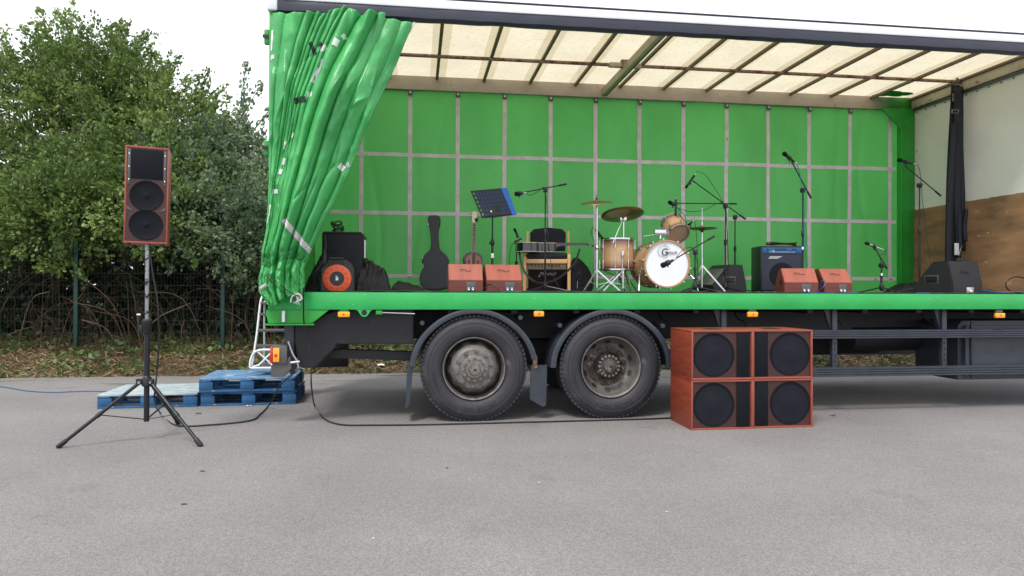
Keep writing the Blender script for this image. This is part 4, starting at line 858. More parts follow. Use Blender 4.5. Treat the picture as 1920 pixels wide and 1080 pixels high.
wedge('red wedge monitor in front of the wooden chair', 912, 980, .22, 496, .06)
wedge('red wedge monitor in front of the bass amplifier', 1464, 1541, .2, 503, -.22, left=True, w=.35)
wedge('red wedge monitor to the left of the short microphone stand', 1540, 1604, .2, 504, -.08, w=.31)
# large black wedges
def bwedge(label, px_, Y, rz, w, h, d, lg=True):
    t = thing('stage_monitor', label, 'monitor', (X_(px_, Y), Y, DECK), rz); prof = [(0, 0), (0, h*.28), (.12*d, h), (.50*d, h), (d, h*.25), (d*.95, 0)]
    b = MB(); T = Matrix(((0, 1, 0, -w/2), (1, 0, 0, 0), (0, 0, 1, 0), (0, 0, 0, 1))); b.prism(prof, w, m_black2, T, .01); b.build('cabinet', t)
    b = MB(); b.box((-w/2-.004, d*.34, h*.30), (-w/2, d*.70, h*.58), m_dash, .003); b.box((-w/2-.0065, d*.37, h*.34), (-w/2-.0045, d*.67, h*.54), m_line, .0); b.box((-w/2-.012, d*.42, h*.41), (-w/2-.007, d*.62, h*.46), m_black, .002); b.build('handle', t)
    if lg:
        n = Vector((0, -h*.72, .12*d)).normalized(); u = Vector((0, .12*d, h*.72)).normalized(); T = Matrix(((1, 0, 0), (0, -n.y, u.y), (0, -n.z, u.z))).to_4x4(); T.translation = Vector((0, .05*d, h*.66))+n*.004; b = MB(); logo(b, T, w*.28, m_line); b.build('logo', t)
        b = MB(); b.box((-.02, -.004, .01), (.08, 0, h*.2), m_alu, .003); b.ball((.03, -.012, .03), .013, m_white2, 10); b.build('connector_panel', t)
    return t
m_grille2 = M('grey wedge grille', (.12, .13, .13), .6)
m_black2 = M('textured black cabinet', (.016, .016, .020), .5, var=.15, bump=.35, bs=180)
bwedge('large black wedge monitor at the right end of the stage', 1815, .42, R(6), .42, .37, .55)
bw = bwedge('black wedge monitor on the deck behind the drum kit', 1382, 1.45, R(98), .40, .34, .46, False)
b = MB(); b.prism([(-.17, .01), (.17, .01), (.17, .27), (-.17, .27)], .006, m_grille2, TR((0, .462, .088)) @ RX(R(42))); b.build('grille', bw)
# flight box, reel, bags
Y = .75; xa, xb = X_(603, Y), X_(679, Y); h = Zs(640, 434, Y)-DECK
t = thing('equipment_bag', 'tall black padded cabinet cover standing behind the orange cable reel', 'bag', ((xa+xb)/2, Y, DECK)); w_ = xb-xa
b = MB(); b.box((-w_/2, 0, 0), (w_/2, .42, h), m_cloth, .022); b.build('cover', t)
b = MB(); b.box((-w_/2+.012, -.003, .03), (-w_/2+.018, 0, h-.03), m_line); b.box((w_/2-.05, -.004, .03), (w_/2-.044, .0, h-.03), m_line); b.tube([(-w_/2+.01, -.004, h-.012), (w_/2-.01, -.004, h-.012)], .005, m_black, 6); b.build('piping', t)
cp = []
for k in range(46): a = k*.9; cp.append(Vector((X_(632, Y+.15)+.055*math.cos(a)*(1+.3*math.sin(k)), Y+.15+.05*math.sin(a), DECK+h+.012+.0022*k*(1+.3*math.sin(k*2.2)))))
cable('small coil of black cable on top of the tall padded cover', cp+[cp[-1]+Vector((.05, 0, .0)), cp[-1]+Vector((.13, -.02, -.05))], .0045, k=4)
b = MB(); p = at(683, 470, Y+.3); o = thing('silver_pole', 'silver pole leaning behind the tall padded cover', 'pole', (p.x, p.y, DECK)); b.tube([(0, 0, 0), (0, 0, at(683, 446, Y+.3).z-DECK)], .020, m_alu, 12); b.build('tube', o); b = MB(); b.lathe([(.024, 0), (.024, .03), (.02, .035)], m_black, 12, (0, 0, at(683, 450, Y+.3).z-DECK)); b.build('end_cap', o)
Y = .32; t = thing('cable_reel', 'extension cable reel with an orange disc in a dark grey frame', 'cable reel', (X_(632, Y), Y, DECK)); s_ = mpp(632, Y)
b = MB(); ol = [(-30, 0), (31, 0), (30, 45), (24, 55), (16, 61), (-16, 61), (-20, 50), (-29, 45)]
b.prism([(x*s_, z*s_) for x, z in ol], .14, m_reelf, None, .008); b.build('frame', t)
b = MB(); b.box((-16*s_, -.004, 49*s_), (13*s_, -.0005, 59*s_), m_line); b.build('handle_gap', t)
b = MB(); b.tube([(-14*s_, -.006, 63*s_), (12*s_, -.006, 63*s_)], .011, m_reelf, 10)
for k in range(8): b.tube([((-13+k*3.4)*s_-.001, -.006, 63*s_), ((-13+k*3.4)*s_+.003, -.006, 63*s_)], .0135, m_black, 10)
b.build('handle', t)
b = MB(); zc_ = 25.5*s_; b.lathe([(.155*.88, 0), (.155*.88, .012), (.13, .016), (.07, .014)], m_reel, 48, (0, -.001, zc_), (0, -1, 0))
for k in range(12): a = k*PI/6; T = TR((0, -.0175, zc_)) @ RY(a); b.box((-.002, -.0006, .093), (.002, .0, .112), m_line, 0, T)
rd = b.build('disc', t); b = MB(); b.lathe([(.071, .0), (.070, .018), (.0, .019)], m_reelf, 32, (0, -.001, zc_), (0, -1, 0)); b.box((-.012, -.024, zc_-.018), (.014, -.021, zc_+.012), m_white2, 0, RY(0)); b.box((-.012, -.024, zc_+.018), (.006, -.021, zc_+.026), m_white2); b.build('centre_cap', rd)
def heap(name, label, cat, x0, x1, ytop, Y, d, m, seed=0, prof=None):
    xa, xb = X_(x0, Y), X_(x1, Y); h = Zs((x0+x1)/2, ytop, Y)-DECK; n_ = 44; b = MB(); vs = []
    for j in range(n_+1):
        for i in range(n_+1):
            u, v = i/n_, j/n_; e = min(1, 5*min(u, 1-u), 4*min(v, 1-v)); pr = prof(u) if prof else math.sin(PI*u)**.5
            z = h*pr*e**.5*(.86+.22*fbm(u*3+seed, v*3, seed, 3)+.14*abs(fbm(u*6+v*3, v*7, seed+4, 3))) if e > 0 else 0
            vs.append((xa+(xb-xa)*u-(xa+xb)/2, d*(v-.5), max(0, z)+.001))
    b.add(vs, [(j*(n_+1)+i, j*(n_+1)+i+1, (j+1)*(n_+1)+i+1, (j+1)*(n_+1)+i) for j in range(n_) for i in range(n_)], m); return tag(b.build(name, None, ((xa+xb)/2, Y+d/2, DECK)), label, cat)
heap('bag_heap', 'heap of soft black bags right of the orange cable reel', 'bags', 668, 732, 487, .7, .4, m_clothw, 1, lambda u: (1 if u < .45 else .9-.5*(u-.45)) if u < .93 else .5)
heap('flat_bag', 'flat black zipped bag lying left of the guitar case', 'bag', 733, 800, 522, 1.3, .3, m_clothw, 3, lambda u: 1-.7*u)
heap('soft_case', 'black soft case slumped in the rear corner next to the green curtain', 'bag', 568, 612, 448, .55, .35, m_clothw, 5, lambda u: (.15+.85*u)**1.0)
heap('folded_cloth', 'low heap of black bags against the wall at the right end of the deck', 'bags', 1690, 1772, 528, 1.5, .4, m_clothw, 9)
heap('folded_cloth', 'low heap of black cloth behind the big black wedge', 'cloth', 1836, 1885, 541, .7, .4, m_clothw, 11)
for k in range(5):
    x = 583+k*6; cable(['outermost black cable loop hanging beside the padded cover', 'second black cable loop beside the padded cover', 'middle black cable loop beside the padded cover', 'fourth black cable loop beside the padded cover', 'innermost black cable loop beside the padded cover'][k],
          [at(609, 440, .6), at(611-k, 462+k*6, .5), at(605-k*2, 490+k*3, .45), at(598-k*3, 512+k*2, .42), at(586+k*3, 538, .40), at(597+k*2, 541, .38), at(603-k, 520, .40), at(607+k, 480+k*5, .45), at(610, 452, .55)], .006)
# guitar case
Y = 2.0; t = thing('guitar_case', 'grey guitar hard case standing upright against the green curtain', 'guitar case', (X_(815, Y), Y, DECK)); s_ = mpp(815, Y); t.rotation_euler = (R(-5), 0, R(-6))
o1 = [(95, 345), (105, 330), (125, 323), (180, 323), (197, 332), (206, 352), (203, 400), (190, 450), (190, 520), (196, 590), (206, 625), (235, 655), (270, 690), (284, 725), (280, 760), (272, 790), (288, 840), (300, 880), (298, 930), (280, 965), (230, 985), (160, 990), (90, 985), (50, 960), (30, 915), (30, 870), (45, 820), (68, 780), (55, 745), (50, 715), (70, 680), (105, 645), (122, 615), (125, 560), (118, 480), (106, 420), (97, 380)]
pts = [((780+x/4.694-815)*s_, (545-(330+y/4.694))*s_) for x, y in o1]; pts = [(p.x, p.y) for p in smooth([(x, z, 0) for x, z in pts+[pts[0]]], 3)[:-1]]
b = MB(); b.prism(pts, .13, m_case, None, .012); b.build('shell', t)
b = MB(); k_ = [(x*.93+.0, z*.97+.012) for x, z in pts]; b.prism(k_, .01, m_case, TR((0, -.0085, 0)), .008); b.build('lid', t)
for z in (.12, .42, .86):
    xs_ = min(x for x, zz in pts if abs(zz-z) < .03); b = MB(); b.box((xs_-.008, .03, z-.02), (xs_+.012, .06, z+.02), m_chrome, .003); b.build('latch', t)
b = MB(); b.tube(smooth([(-.125, .06, .36), (-.158, .06, .375), (-.158, .06, .43), (-.125, .06, .445)]), .008, m_black, 8); b.build('handle', t)
# resonator style guitar
def guitar_outline(L, wl, wu, ww):
    "half outline of a body, bottom at z=0"
    P = [(0, 0), (wl*.55, L*.015), (wl*.92, L*.12), (wl, L*.27), (wl*.88, L*.43), (ww, L*.58), (wu*.93, L*.72), (wu, L*.83), (wu*.8, L*.95), (wu*.35, L)]
    h = smooth([(x, z, 0) for x, z in P], 4); r = [(p.x, p.y) for p in h]; return r+[(-x, z) for x, z in r[::-1][:-1]]
Y = 1.9; t = thing('acoustic_guitar', 'sunburst archtop guitar leaning upright behind the red wedges', 'guitar', (X_(886, Y), Y-.05, DECK+.02)); t.rotation_euler = (R(-9), R(3.0), R(8))
m_sun = M('dark sunburst', (.30, .085, .035), .3, var=.1, coat=.4); m_sund = M('dark edge burst', (.05, .02, .018), .3, coat=.4)
s_ = mpp(886, Y); L = .48
b = MB(); go = guitar_outline(L, .150, .118, .095); b.prism(go, .09, m_sund, None, .006); gb = b.build('body', t)
b = MB(); b.prism([(x*.82, z*.86+.034) for x, z in go], .004, m_sun, TR((0, -.004, 0))); b.build('top_plate', gb)
for sx_ in (-1, 1): b = MB(); b.tube(smooth([(sx_*.070, -.006, .36), (sx_*.055, -.006, .37), (sx_*.060, -.006, .33), (sx_*.075, -.006, .29), (sx_*.065, -.006, .27)]), .005, m_line, 6); b.build('sound_hole', gb)
b = MB(); nl = .50; b.prism([(-.028, .30), (.028, .30), (.022, L+nl-.13), (-.022, L+nl-.13)], .03, m_bind, TR((0, -.014, 0)), .002); b.build('neck', t)
nk = MB(); nk.prism([(-.024, .31), (.024, .31), (.019, L+nl-.13), (-.019, L+nl-.13)], .003, m_fret, TR((0, -.0175, 0)))
for k in range(17): z = L+nl-.14-.5*(1-.945**(k*1.4)); nk.box((-.021, -.0195, z-.0012), (.021, -.018, z+.0012), m_alu)
for k in (3, 5, 7, 9, 12): z = L+nl-.155-.5*(1-.945**(k*1.4)); nk.lathe([(.004, 0), (0, .0005)], m_bind, 8, (0, -.0178, z), (0, -1, 0))
nk.build('fingerboard', t)
b = MB(); z0 = L+nl-.13; b.prism([(-.022, z0), (.022, z0), (.032, z0+.03), (.028, z0+.14), (.008, z0+.15), (0, z0+.142), (-.008, z0+.15), (-.028, z0+.14), (-.032, z0+.03)], .016, m_bind, TR((0, -.008, 0)), .002)
hs = b.build('headstock', t)
for k in range(3):
    for sx_ in (-1, 1): b = MB(); b.tube([(sx_*.027, 0, z0+.045+.035*k), (sx_*.047, 0, z0+.045+.035*k)], .004, m_dash, 6); b.ball((sx_*.050, 0, z0+.045+.035*k), .008, m_dash, 8); b.build('tuning_peg', hs)
tn = tag((lambda b: (b.box((-.02, -.03, 0), (.02, -.01, .03), m_black, .004), b.box((-.012, -.015, -.02), (.012, .01, .03), m_black, .003), b.build('clip_on_tuner', None))[-1])(MB()), 'black clip on tuner on the head of the sunburst guitar', 'tuner'); tn.location = at(893, 414, Y-.12)
# music stand with a blue folder
Y = 1.15; t = thing('music_stand', 'black perforated music stand holding a blue folder', 'music stand', (X_(923, Y), Y, DECK)); O = Vector(t.location)
b = MB(); zt3 = Zs(923, 402, Y)-DECK; b.tube([(0, 0, .05), (0, 0, zt3*.66)], .0125, m_blkm, 12); b.build('lower_tube', t); b = MB(); b.tube([(0, 0, zt3*.62), (0, 0, zt3)], .009, m_blkm, 12); b.box((-.014, -.0135, zt3*.44), (.014, .0135, zt3*.50), m_white2, .001); b.build('upper_tube', t)
b = MB(); b.lathe([(.016, zt3*.6), (.022, zt3*.61), (.022, zt3*.66), (.016, zt3*.68)], m_black, 14); b.tube([(0, 0, zt3*.635), (-.04, 0, zt3*.635)], .008, m_black, 8); b.build('clamp', t)
for k in range(3): a = k*2*PI/3+.4; b = MB(); b.bar((0, 0, .16), (.26*math.cos(a), .26*math.sin(a), .01), .014, .007, m_blkm); b.build('leg', t)
c4 = [at(882, 358, Y-.06), at(939, 353, Y-.0), at(962, 404, Y-.10), at(903, 408, Y-.16)]; ex = (c4[1]-c4[0]); ez = (c4[0]-c4[3]); n = ex.cross(ez).normalized(); n = n if n.y < 0 else -n
def pl(u, v, off=0.): return c4[3]+ex*u+ez*v+n*off-O
b = MB(); NUx, NVz = 19, 13
vs = [pl(i/NUx, j/NVz) for j in range(NVz+1) for i in range(NUx+1)]; fs = []
for j in range(NVz):
    for i in range(NUx):
        if i % 2 == 1 and j % 2 == 1 and not (5 < i < 13 and j < 5): continue
        fs.append((j*(NUx+1)+i, j*(NUx+1)+i+1, (j+1)*(NUx+1)+i+1, (j+1)*(NUx+1)+i))
b.add(vs, fs, m_black, False); de = b.build('desk', t); de.modifiers.new('t', 'SOLIDIFY').thickness = .003
b = MB(); q0 = pl(0, -.02, .0); b.bar(q0, pl(1, -.02), .03, .004, m_black); b.box((-.03, -.03, 0), (.03, .0, .05), m_blkm, .004, TR(pl(.42, .0, -.03))); b.ball(pl(.36, .16, .012), .014, m_chrome, 12, (.8, .5, 1.4)); b.bar(pl(.5, .12, .02), pl(.68, .3, .02), .005, .003, m_blkm); b.build('desk_bracket', t)
b = MB(); e_ = [pl(.02+.12, -.0, -.012), pl(1.16, .0, -.012), pl(1.22, 1.02, -.012), pl(.14, 1.02, -.012)]; e2 = [p-n*.012 for p in e_]
fo = thing('blue_folder', 'bright blue folder held on the music stand desk', 'folder', O); b.add(e_+e2, [(0, 1, 2, 3), (7, 6, 5, 4), (0, 4, 5, 1), (1, 5, 6, 2), (2, 6, 7, 3), (3, 7, 4, 0)], m_blue, False); b.build('cover', fo)
# chair
Y = 1.35; t = thing('wooden_chair', 'beech armchair with dark seat and back in the middle of the stage', 'chair', (X_(1026, Y), Y, DECK), R(-12)); cw = .25
for sx_ in (-1, 1):
    b = MB(); b.tube(smooth([(sx_*cw, -.26, 0), (sx_*cw, -.26, .36), (sx_*cw, -.255, .405), (sx_*cw, -.21, .425), (sx_*cw, .0, .42)], 4), .019, m_ashw, 6); b.build('leg', t)
    b = MB(); b.bar((sx_*cw, .27, 0), (sx_*cw, .25, .45), .045, .028, m_ashw, up=(1, 0, 0), bev=.006); b.bar((sx_*cw, .25, .45), (sx_*cw*.98, .33, .74), .045, .028, m_ashw, up=(1, 0, 0), bev=.006); b.build('leg', t)
    b = MB(); b.bar((sx_*cw, -.02, .425), (sx_*cw, .27, .50), .035, .028, m_ashw, bev=.005); b.build('armrest', t)
b = MB(); b.box((-cw, -.25, .33), (cw, -.225, .38), m_ashw, .004); b.box((-cw, .22, .33), (cw, .245, .38), m_ashw, .004); b.box((-cw-.01, -.22, .33), (-cw+.015, .22, .375), m_ashw, .004); b.box((cw-.015, -.22, .33), (cw+.01, .22, .375), m_ashw, .004); b.build('seat_rail', t)
b = MB(); b.box((-cw+.02, -.27, .382), (cw-.02, .2, .455), m_pad, .035); b.build('seat', t)
b = MB(); b.prism([(-.21, .50), (.21, .50), (.215, .72), (.17, .765), (.0, .785), (-.17, .765), (-.215, .72)], .05, m_pad, TR((0, .27, 0)) @ RX(R(0)), .018); b.build('backrest', t)
# acoustic guitar laid across the chair
Y = 1.08; s_ = mpp(1010, Y); A = at(970, 463, Y); B = at(1045, 463, Y+.03)
t = thing('black_acoustic_guitar', 'gloss black acoustic guitar lying on its side across the chair', 'guitar', (A.x, A.y, A.z)); th_ = 16*s_; L = .46
go = [(z, x) for x, z in guitar_outline(L, .19, .145, .12)]      # lies flat: length along x, outline in x,y
T = Matrix(((1, 0, 0, 0), (0, 0, 1, .13), (0, -1, 0, th_/2), (0, 0, 0, 1)))     # prism x,z -> x,y ; thickness down
b = MB(); b.prism(go, th_, m_gloss, T, .003); gb = b.build('body', t)
for zz in (th_/2+.0, -th_/2-.004): b = MB(); b.prism([(x*1.008-.002, y*1.01) for x, y in go], .005, m_bind, TR((0, 0, zz-.0+.004)) @ Matrix(((1, 0, 0, 0), (0, 0, 1, .13), (0, -1, 0, 0), (0, 0, 0, 1))), .001); b.build('binding', gb)
b = MB(); Rn = TR((0, .13, th_/2+.008)); b.box((L*.7, -.027, -.002), (L+.37, .027, .006), m_fret, .001, Rn); b.prism([(L, -.05), (L+.06, -.03), (L+.36, -.02), (L+.37, 0), (L, 0)], .044, m_gloss, Rn @ TR((0, -.022, 0)), .004); b.build('neck', t)
b = MB(); T = Rn @ TR((L+.365, 0, 0)) @ RY(R(14)); b.box((0, -.035, -.012), (.20, .035, .004), m_gloss, .004, T); b.box((.0, -.03, .0045), (.195, .03, .0055), m_bind, 0, T); hs = b.build('headstock', t)
for k in range(3):
    for y in (-.045, .045): b = MB(); b.tube([T @ Vector((.04+.05*k, y*.7, -.014)), T @ Vector((.04+.05*k, y, -.014))], .004, m_chrome, 6); b.ball(T @ Vector((.04+.05*k, y*1.1, -.016)), .009, m_chrome, 8); b.build('tuning_peg', hs)
b = MB(); O = A
sp_ = smooth([at(x, y, yy)-O for x, y, yy in ((1087, 467, Y+.08), (1078, 492, Y-.05), (1060, 512, Y-.15), (1040, 525, Y-.22), (1020, 530, Y-.25), (1003, 528, Y-.22), (985, 512, Y-.15), (977, 490, Y-.05), (973, 470, Y+.05))], 6)
for p, q in zip(sp_, sp_[1:]): b.bar(p, p+(q-p)*1.15, .024, .003, m_blk, up=(0, 1, .3))
b.build('shoulder_strap', t)
# combo amplifier behind the chair
def amp(name, label, x0, x1, ytop, Y, d, rz, m_, group=None):
    xa, xb = X_(x0, Y), X_(x1, Y); h = Zs((x0+x1)/2, ytop, Y)-DECK; t = thing(name, label, 'amplifier', ((xa+xb)/2, Y, DECK), rz); w = xb-xa; b = MB(); b.box((-w/2, 0, .02), (w/2, d, h), m_, .014); b.build('cabinet', t)
    for sx_ in (-1, 1):
        b = MB(); b.lathe([(.02, 0), (.018, .02)], m_black, 12, (sx_*(w/2-.04), .05, 0), (0, 0, 1), True); b.build('rubber_foot', t)
    return t, w, h
t, w_, h = amp('guitar_amplifier', 'brown guitar amplifier with a cream control panel under the chair', 986, 1066, 490, 1.75, .25, 0, m_ampb)
b = MB(); b.box((-w_/2+.03, -.006, h*.74), (w_/2-.03, -.001, h*.93), m_panel, .002); pn = b.build('control_panel', t)
for k in range(9): b = MB(); b.lathe([(.010, 0), (.009, .014), (0, .015)], m_dash, 12, (-w_/2+.07+k*.043, -.006, h*.85), (0, -1, 0)); b.build('knob', pn)
b = MB(); b.box((-w_/2+.03, -.003, .05), (w_/2-.03, -.0005, h*.71), M('amp grille cloth', (.02, .008, .008), .8, bump=.3, bs=200), .002); b.build('grille_cloth', t)
b = MB(); text_mb(b, 'Marshall', .060, m_strap, TR((0, -.005, h*.60)), .001, .3); b.build('lettering', t)
b = MB(); b.lathe([(.010, 0), (.010, .003), (.006, .003)], m_alu, 12, (-.1, -.004, h*.52), (0, -1, 0)); b.build('badge', t)
# gig bag
Y = 1.6; t = thing('gig_bag', 'black padded gig bag leaning between the chair and the drums', 'gig bag', (X_(1090, Y), Y, DECK)); s_ = mpp(1090, Y)
ol = [(-26, 0), (-22, 40), (-14, 62), (-8, 66), (2, 60), (14, 47), (22, 30), (25, 14), (20, 2), (10, 0)]; b = MB(); o_ = [(p.x, p.y) for p in smooth([(x*s_, z*s_, 0) for x, z in ol], 4)]; b.prism(o_, .14, m_clothw, None, .03); b.build('bag', t)
b = MB(); b.lathe([(.022, 0), (.020, .003), (.0, .003)], m_case, 16, (-.03, -.001, .24), (0, -1, 0)); b.tube([(-.05, -.004, .05), (-.05, -.004, .14)], .004, m_alu, 6); b.build('badge', t)
# ---- drum kit
m_shell = M('sunburst maple shell', (.62, .38, .19), .25, var=.15, vs=3, coat=.5); m_shelld = M('dark burst edge', (.17, .045, .035), .25, coat=.5)
def shell_mat():
    m = m_shell; n = m.node_tree.nodes; l = m.node_tree.links; p = n['Principled BSDF']; src = p.inputs['Base Color'].links[0].from_socket
    at_ = n.new('ShaderNodeAttribute'); at_.attribute_name = 'burst'; mx_ = n.new('ShaderNodeMixRGB'); l.new(at_.outputs['Fac'], mx_.inputs[0]); l.new(src, mx_.inputs[1]); mx_.inputs[2].default_value = (.13, .035, .028, 1); l.new(mx_.outputs[0], p.inputs['Base Color'])
shell_mat()
def drum(t, c, ax, r, d, head_m, back_m, hoop_m, lugs=8, nrows=10, kick=False):
    "c = centre of the front head, axis runs backwards from it along ax"
    ax = Vector(ax).normalized(); c = Vector(c); b = MB(); prof = [(r, d*i/nrows) for i in range(nrows+1)]; b.lathe(prof, m_shell, 48, c, ax)
    ly = b.bm.verts.layers.float.new('burst'); 
    for v in b.bm.verts: h = (v.co-c).dot(ax)/d; v[ly] = max(0, abs(h-.5)*2-.42)/.58
    b.build('shell', t)
    for k, (h0, mm, nm) in enumerate(((0, head_m, 'front_head'), (d, back_m, 'rear_head'))):
        s_ = -1 if k == 0 else 1; b = MB(); b.lathe([(r*.985, 0), (r*.975, s_*.010), (0, s_*.011)], mm, 48, c+ax*(h0+s_*.006), ax); b.build(nm, t)
        b = MB(); w_ = .034 if kick else .016; a0 = h0+s_*.018; b.lathe([(r*.975, a0-w_/2), (r*1.02+.006, a0-w_/2), (r*1.02+.006, a0+w_/2), (r*.975, a0+w_/2), (r*.975, a0-w_/2)], hoop_m, 48, c, ax); b.build('hoop', t)
    x = ax.orthogonal().normalized(); y = ax.cross(x)
    for k in range(lugs):
        a = 2*PI*(k+.5)/lugs; q = c+(x*math.cos(a)+y*math.sin(a))*(r+.012); b = MB()
        b.tube([q-ax*.012, q+ax*d*.30], .004, m_chrome, 6); b.tube([q+ax*d*.18, q+ax*d*.30], .009, m_chrome, 8); b.tube([q+ax*(d+.012), q+ax*d*.70], .004, m_chrome, 6); b.tube([q+ax*d*.70, q+ax*d*.82], .009, m_chrome, 8); b.bar(q+ax*d*.28-x*0, q+ax*d*.72, .003, .003, m_chrome)
        if kick: q2 = q+(x*math.cos(a)+y*math.sin(a))*.012; b.bar(q2-ax*.03, q2+ax*.01, .018, .012, m_chrome)
        b.build('lug', t)
YK = .85; kr = 45*mpp(1248, YK); kt = thing('kick_drum', 'large sunburst bass drum with a white front head and a script logo', 'drum', (X_(1249, YK), YK, DECK)); kz = Zs(1248, 495, YK)-DECK; print('kick r', kr, kz)
drum(kt, (0, 0, kz), (-.03, 1, 0), kr-.012, .42, m_drumh, m_drumh, m_hoop, 10, 10, True)
b = MB(); lz = Zs(1250, 472, YK)-DECK; lx_ = X_(1251, YK)-kt.location.x
text_mb(b, 'G', .115, m_line, TR((lx_-.045, -.0135-.016, lz-.01)), .001, .15); text_mb(b, 'retsch', .055, m_line, TR((lx_+.035, -.0295, lz-.010)), .001, .2)
b.tube([(lx_-.045+.075*math.cos(a), -.0295, lz+.062*math.sin(a)) for a in [R(d) for d in range(25, 300, 12)]], .0022, m_line, 4); b.bar((lx_-.06, -.0295, lz+.085), (lx_-.01, -.0295, lz+.09), .004, .001, m_line); b.bar((lx_-.035, -.0295, lz+.055), (lx_-.035, -.0295, lz+.085), .005, .001, m_line)
b.build('logo', kt)
for sx_ in (-1, 1):
    b = MB(); b.tube([(sx_*(kr-.03), .14, kz-.02), (sx_*(kr+.05), -.02, .16), (sx_*(kr+.075), -.09, .012)], [.012, .010, .007], m_chrome, 10); b.ball((sx_*(kr+.075), -.09, .012), .014, m_black, 10); b.box((sx_*(kr-.03)-.02, .11, kz-.045), (sx_*(kr-.03)+.02, .17, kz+.015), m_chrome, .005); b.build('spur_leg', kt)
# rack tom
TYm = 1.0; tc = at(1271, 437, TYm); tt = thing('rack_tom', 'small sunburst rack tom tilted above the bass drum', 'drum', (tc.x, tc.y, tc.z)); drum(tt, (0, 0, 0), (-.07, .76, .65), 24*mpp(1271, TYm)*.86, .19, m_headc, m_drumh, m_chrome, 6)
b = MB(); F_ = lambda x, y, yy=TYm: at(x, y, yy)-tc
b.tube([F_(1238, 448), F_(1238, 434)], .014, m_chrome, 10); b.box(tuple(F_(1227, 441)+Vector((0, -.02, 0))), tuple(F_(1252, 431)+Vector((0, .03, 0))), m_chrome, .006); b.tube([F_(1250, 434), F_(1258, 432), F_(1257, 420)], .007, m_chrome, 8); b.tube([F_(1206, 443), F_(1228, 440)], .005, m_chrome, 8); b.build('tom_holder', tt)
# floor drum on its stand
YD = 1.25; fr = 31*mpp(1157, YD); z1 = Zs(1157, 503, YD); z2 = Zs(1157, 452, YD); t = thing('floor_drum', 'deep sunburst drum on a chrome stand left of the bass drum', 'drum', (X_(1157, YD), YD, DECK))
drum(t, (0, 0, z1-DECK), (0, 0, 1), fr, z2-z1, m_headc, m_drumh, m_chrome, 8)
b = MB(); b.box((-.012, -fr-.03, (z1+z2)/2-DECK-.05), (.012, -fr, (z1+z2)/2-DECK+.03), m_chrome, .004); b.tube([(0, -fr-.02, (z1+z2)/2-DECK-.05), (0, -fr-.02, .05)], .006, m_chrome, 8); b.build('strainer', t)
b = MB(); b.tube([(0, 0, .10), (0, 0, z1-DECK-.03)], .012, m_chrome, 10)
for k in range(3): a = 2*PI*k/3+.5; b.tube([(0, 0, z1-DECK-.10), (math.cos(a)*fr*1.02, math.sin(a)*fr*1.02, z1-DECK-.01), (math.cos(a)*fr*1.04, math.sin(a)*fr*1.04, z1-DECK+.03)], .006, m_chrome, 6)
b.build('basket', t)
for k in range(3): a = 2*PI*k/3-PI/2+.35; b = MB(); b.tube([(0, 0, .22), (.24*math.cos(a), .24*math.sin(a), .012)], .008, m_chrome, 8); b.tube([(0, 0, .08), (.15*math.cos(a), .15*math.sin(a), .09)], .005, m_chrome, 6); b.build('leg', t)
# cymbals on stands
def cymbal(t, c, n, r, logo_=False):
    b = MB(); n = Vector(n).normalized(); prof = [(r, 0), (r*.8, .010), (r*.5, .018), (r*.22, .024), (r*.17, .034), (r*.09, .043), (.006, .046)]
    b.lathe(prof, m_cym, 56, c, n); o = b.build('cymbal', t); o.modifiers.new('t', 'SOLIDIFY').thickness = .0015
    b = MB(); c = Vector(c); b.lathe([(.004, -.02), (.012, .0), (.012, .0)], m_dash, 10, c, n); b.lathe([(.014, .045), (.014, .058), (.005, .06), (.005, .09), (0, .09)], m_dash, 10, c, n); b.build('felt_and_nut', t)
    return o
def cymstand(label, px_, Y, ypx, r_px, n, legs=.27, split=.5, boom=None, a0=.3, lean=0):
    c = at(px_, ypx, Y); t = thing('cymbal_stand', label, 'cymbal', (X_(px_, Y) if not boom else X_(boom, Y), Y, DECK), 0, 'cymbals on stands'); O = Vector(t.location); q = c-O; H = q.z
    b = MB(); b.tube([(0, 0, .05), (0, 0, H*split)], .0125, m_chrome, 12); b.build('lower_tube', t)
    top = Vector((0, 0, H-.02)); b = MB(); b.tube([(0, 0, H*split-.02), top], .009, m_chrome, 12)
    b.lathe([(.014, H*split-.02), (.02, H*split-.01), (.02, H*split+.02), (.012, H*split+.03)], m_chrome, 12); b.tube([(0, 0, H*split), (.04, 0, H*split)], .006, m_chrome, 8)
    b.tube([top, q], .006, m_chrome, 8); b.build('upper_tube', t)
    cymbal(t, q, n, r_px*mpp(px_, Y))
    for k in range(3): a = 2*PI*k/3+a0; b = MB(); b.bar((0, 0, .26), (legs*math.cos(a), legs*math.sin(a), .012), .016, .007, m_chrome, up=(-math.sin(a), math.cos(a), 0)); b.bar((0, 0, .09), (legs*.55*math.cos(a), legs*.55*math.sin(a), .12), .012, .005, m_chrome); b.ball((legs*math.cos(a), legs*math.sin(a), .014), .014, m_black, 8); b.build('leg', t)
    return t
cymstand('thin crash cymbal on the straight stand left of the drum kit', 1119, 1.0, 381, 30, (-.10, -.22, 1), a0=-.3)
t = cymstand('large crash cymbal tilted towards the front above the sunburst drum', 1167, 1.1, 402, 40, (.02, -.28, -1), boom=1169, a0=-1.2, legs=.24)
O = Vector(t.location); b = MB(); b.tube([at(1149, 456, 1.05)-O, at(1167, 412, 1.1)-O], .006, m_chrome, 8); b.box(tuple(at(1163, 415, 1.08)-O), tuple(at(1173, 406, 1.12)-O), m_chrome, .004); b.build('boom_arm', t)
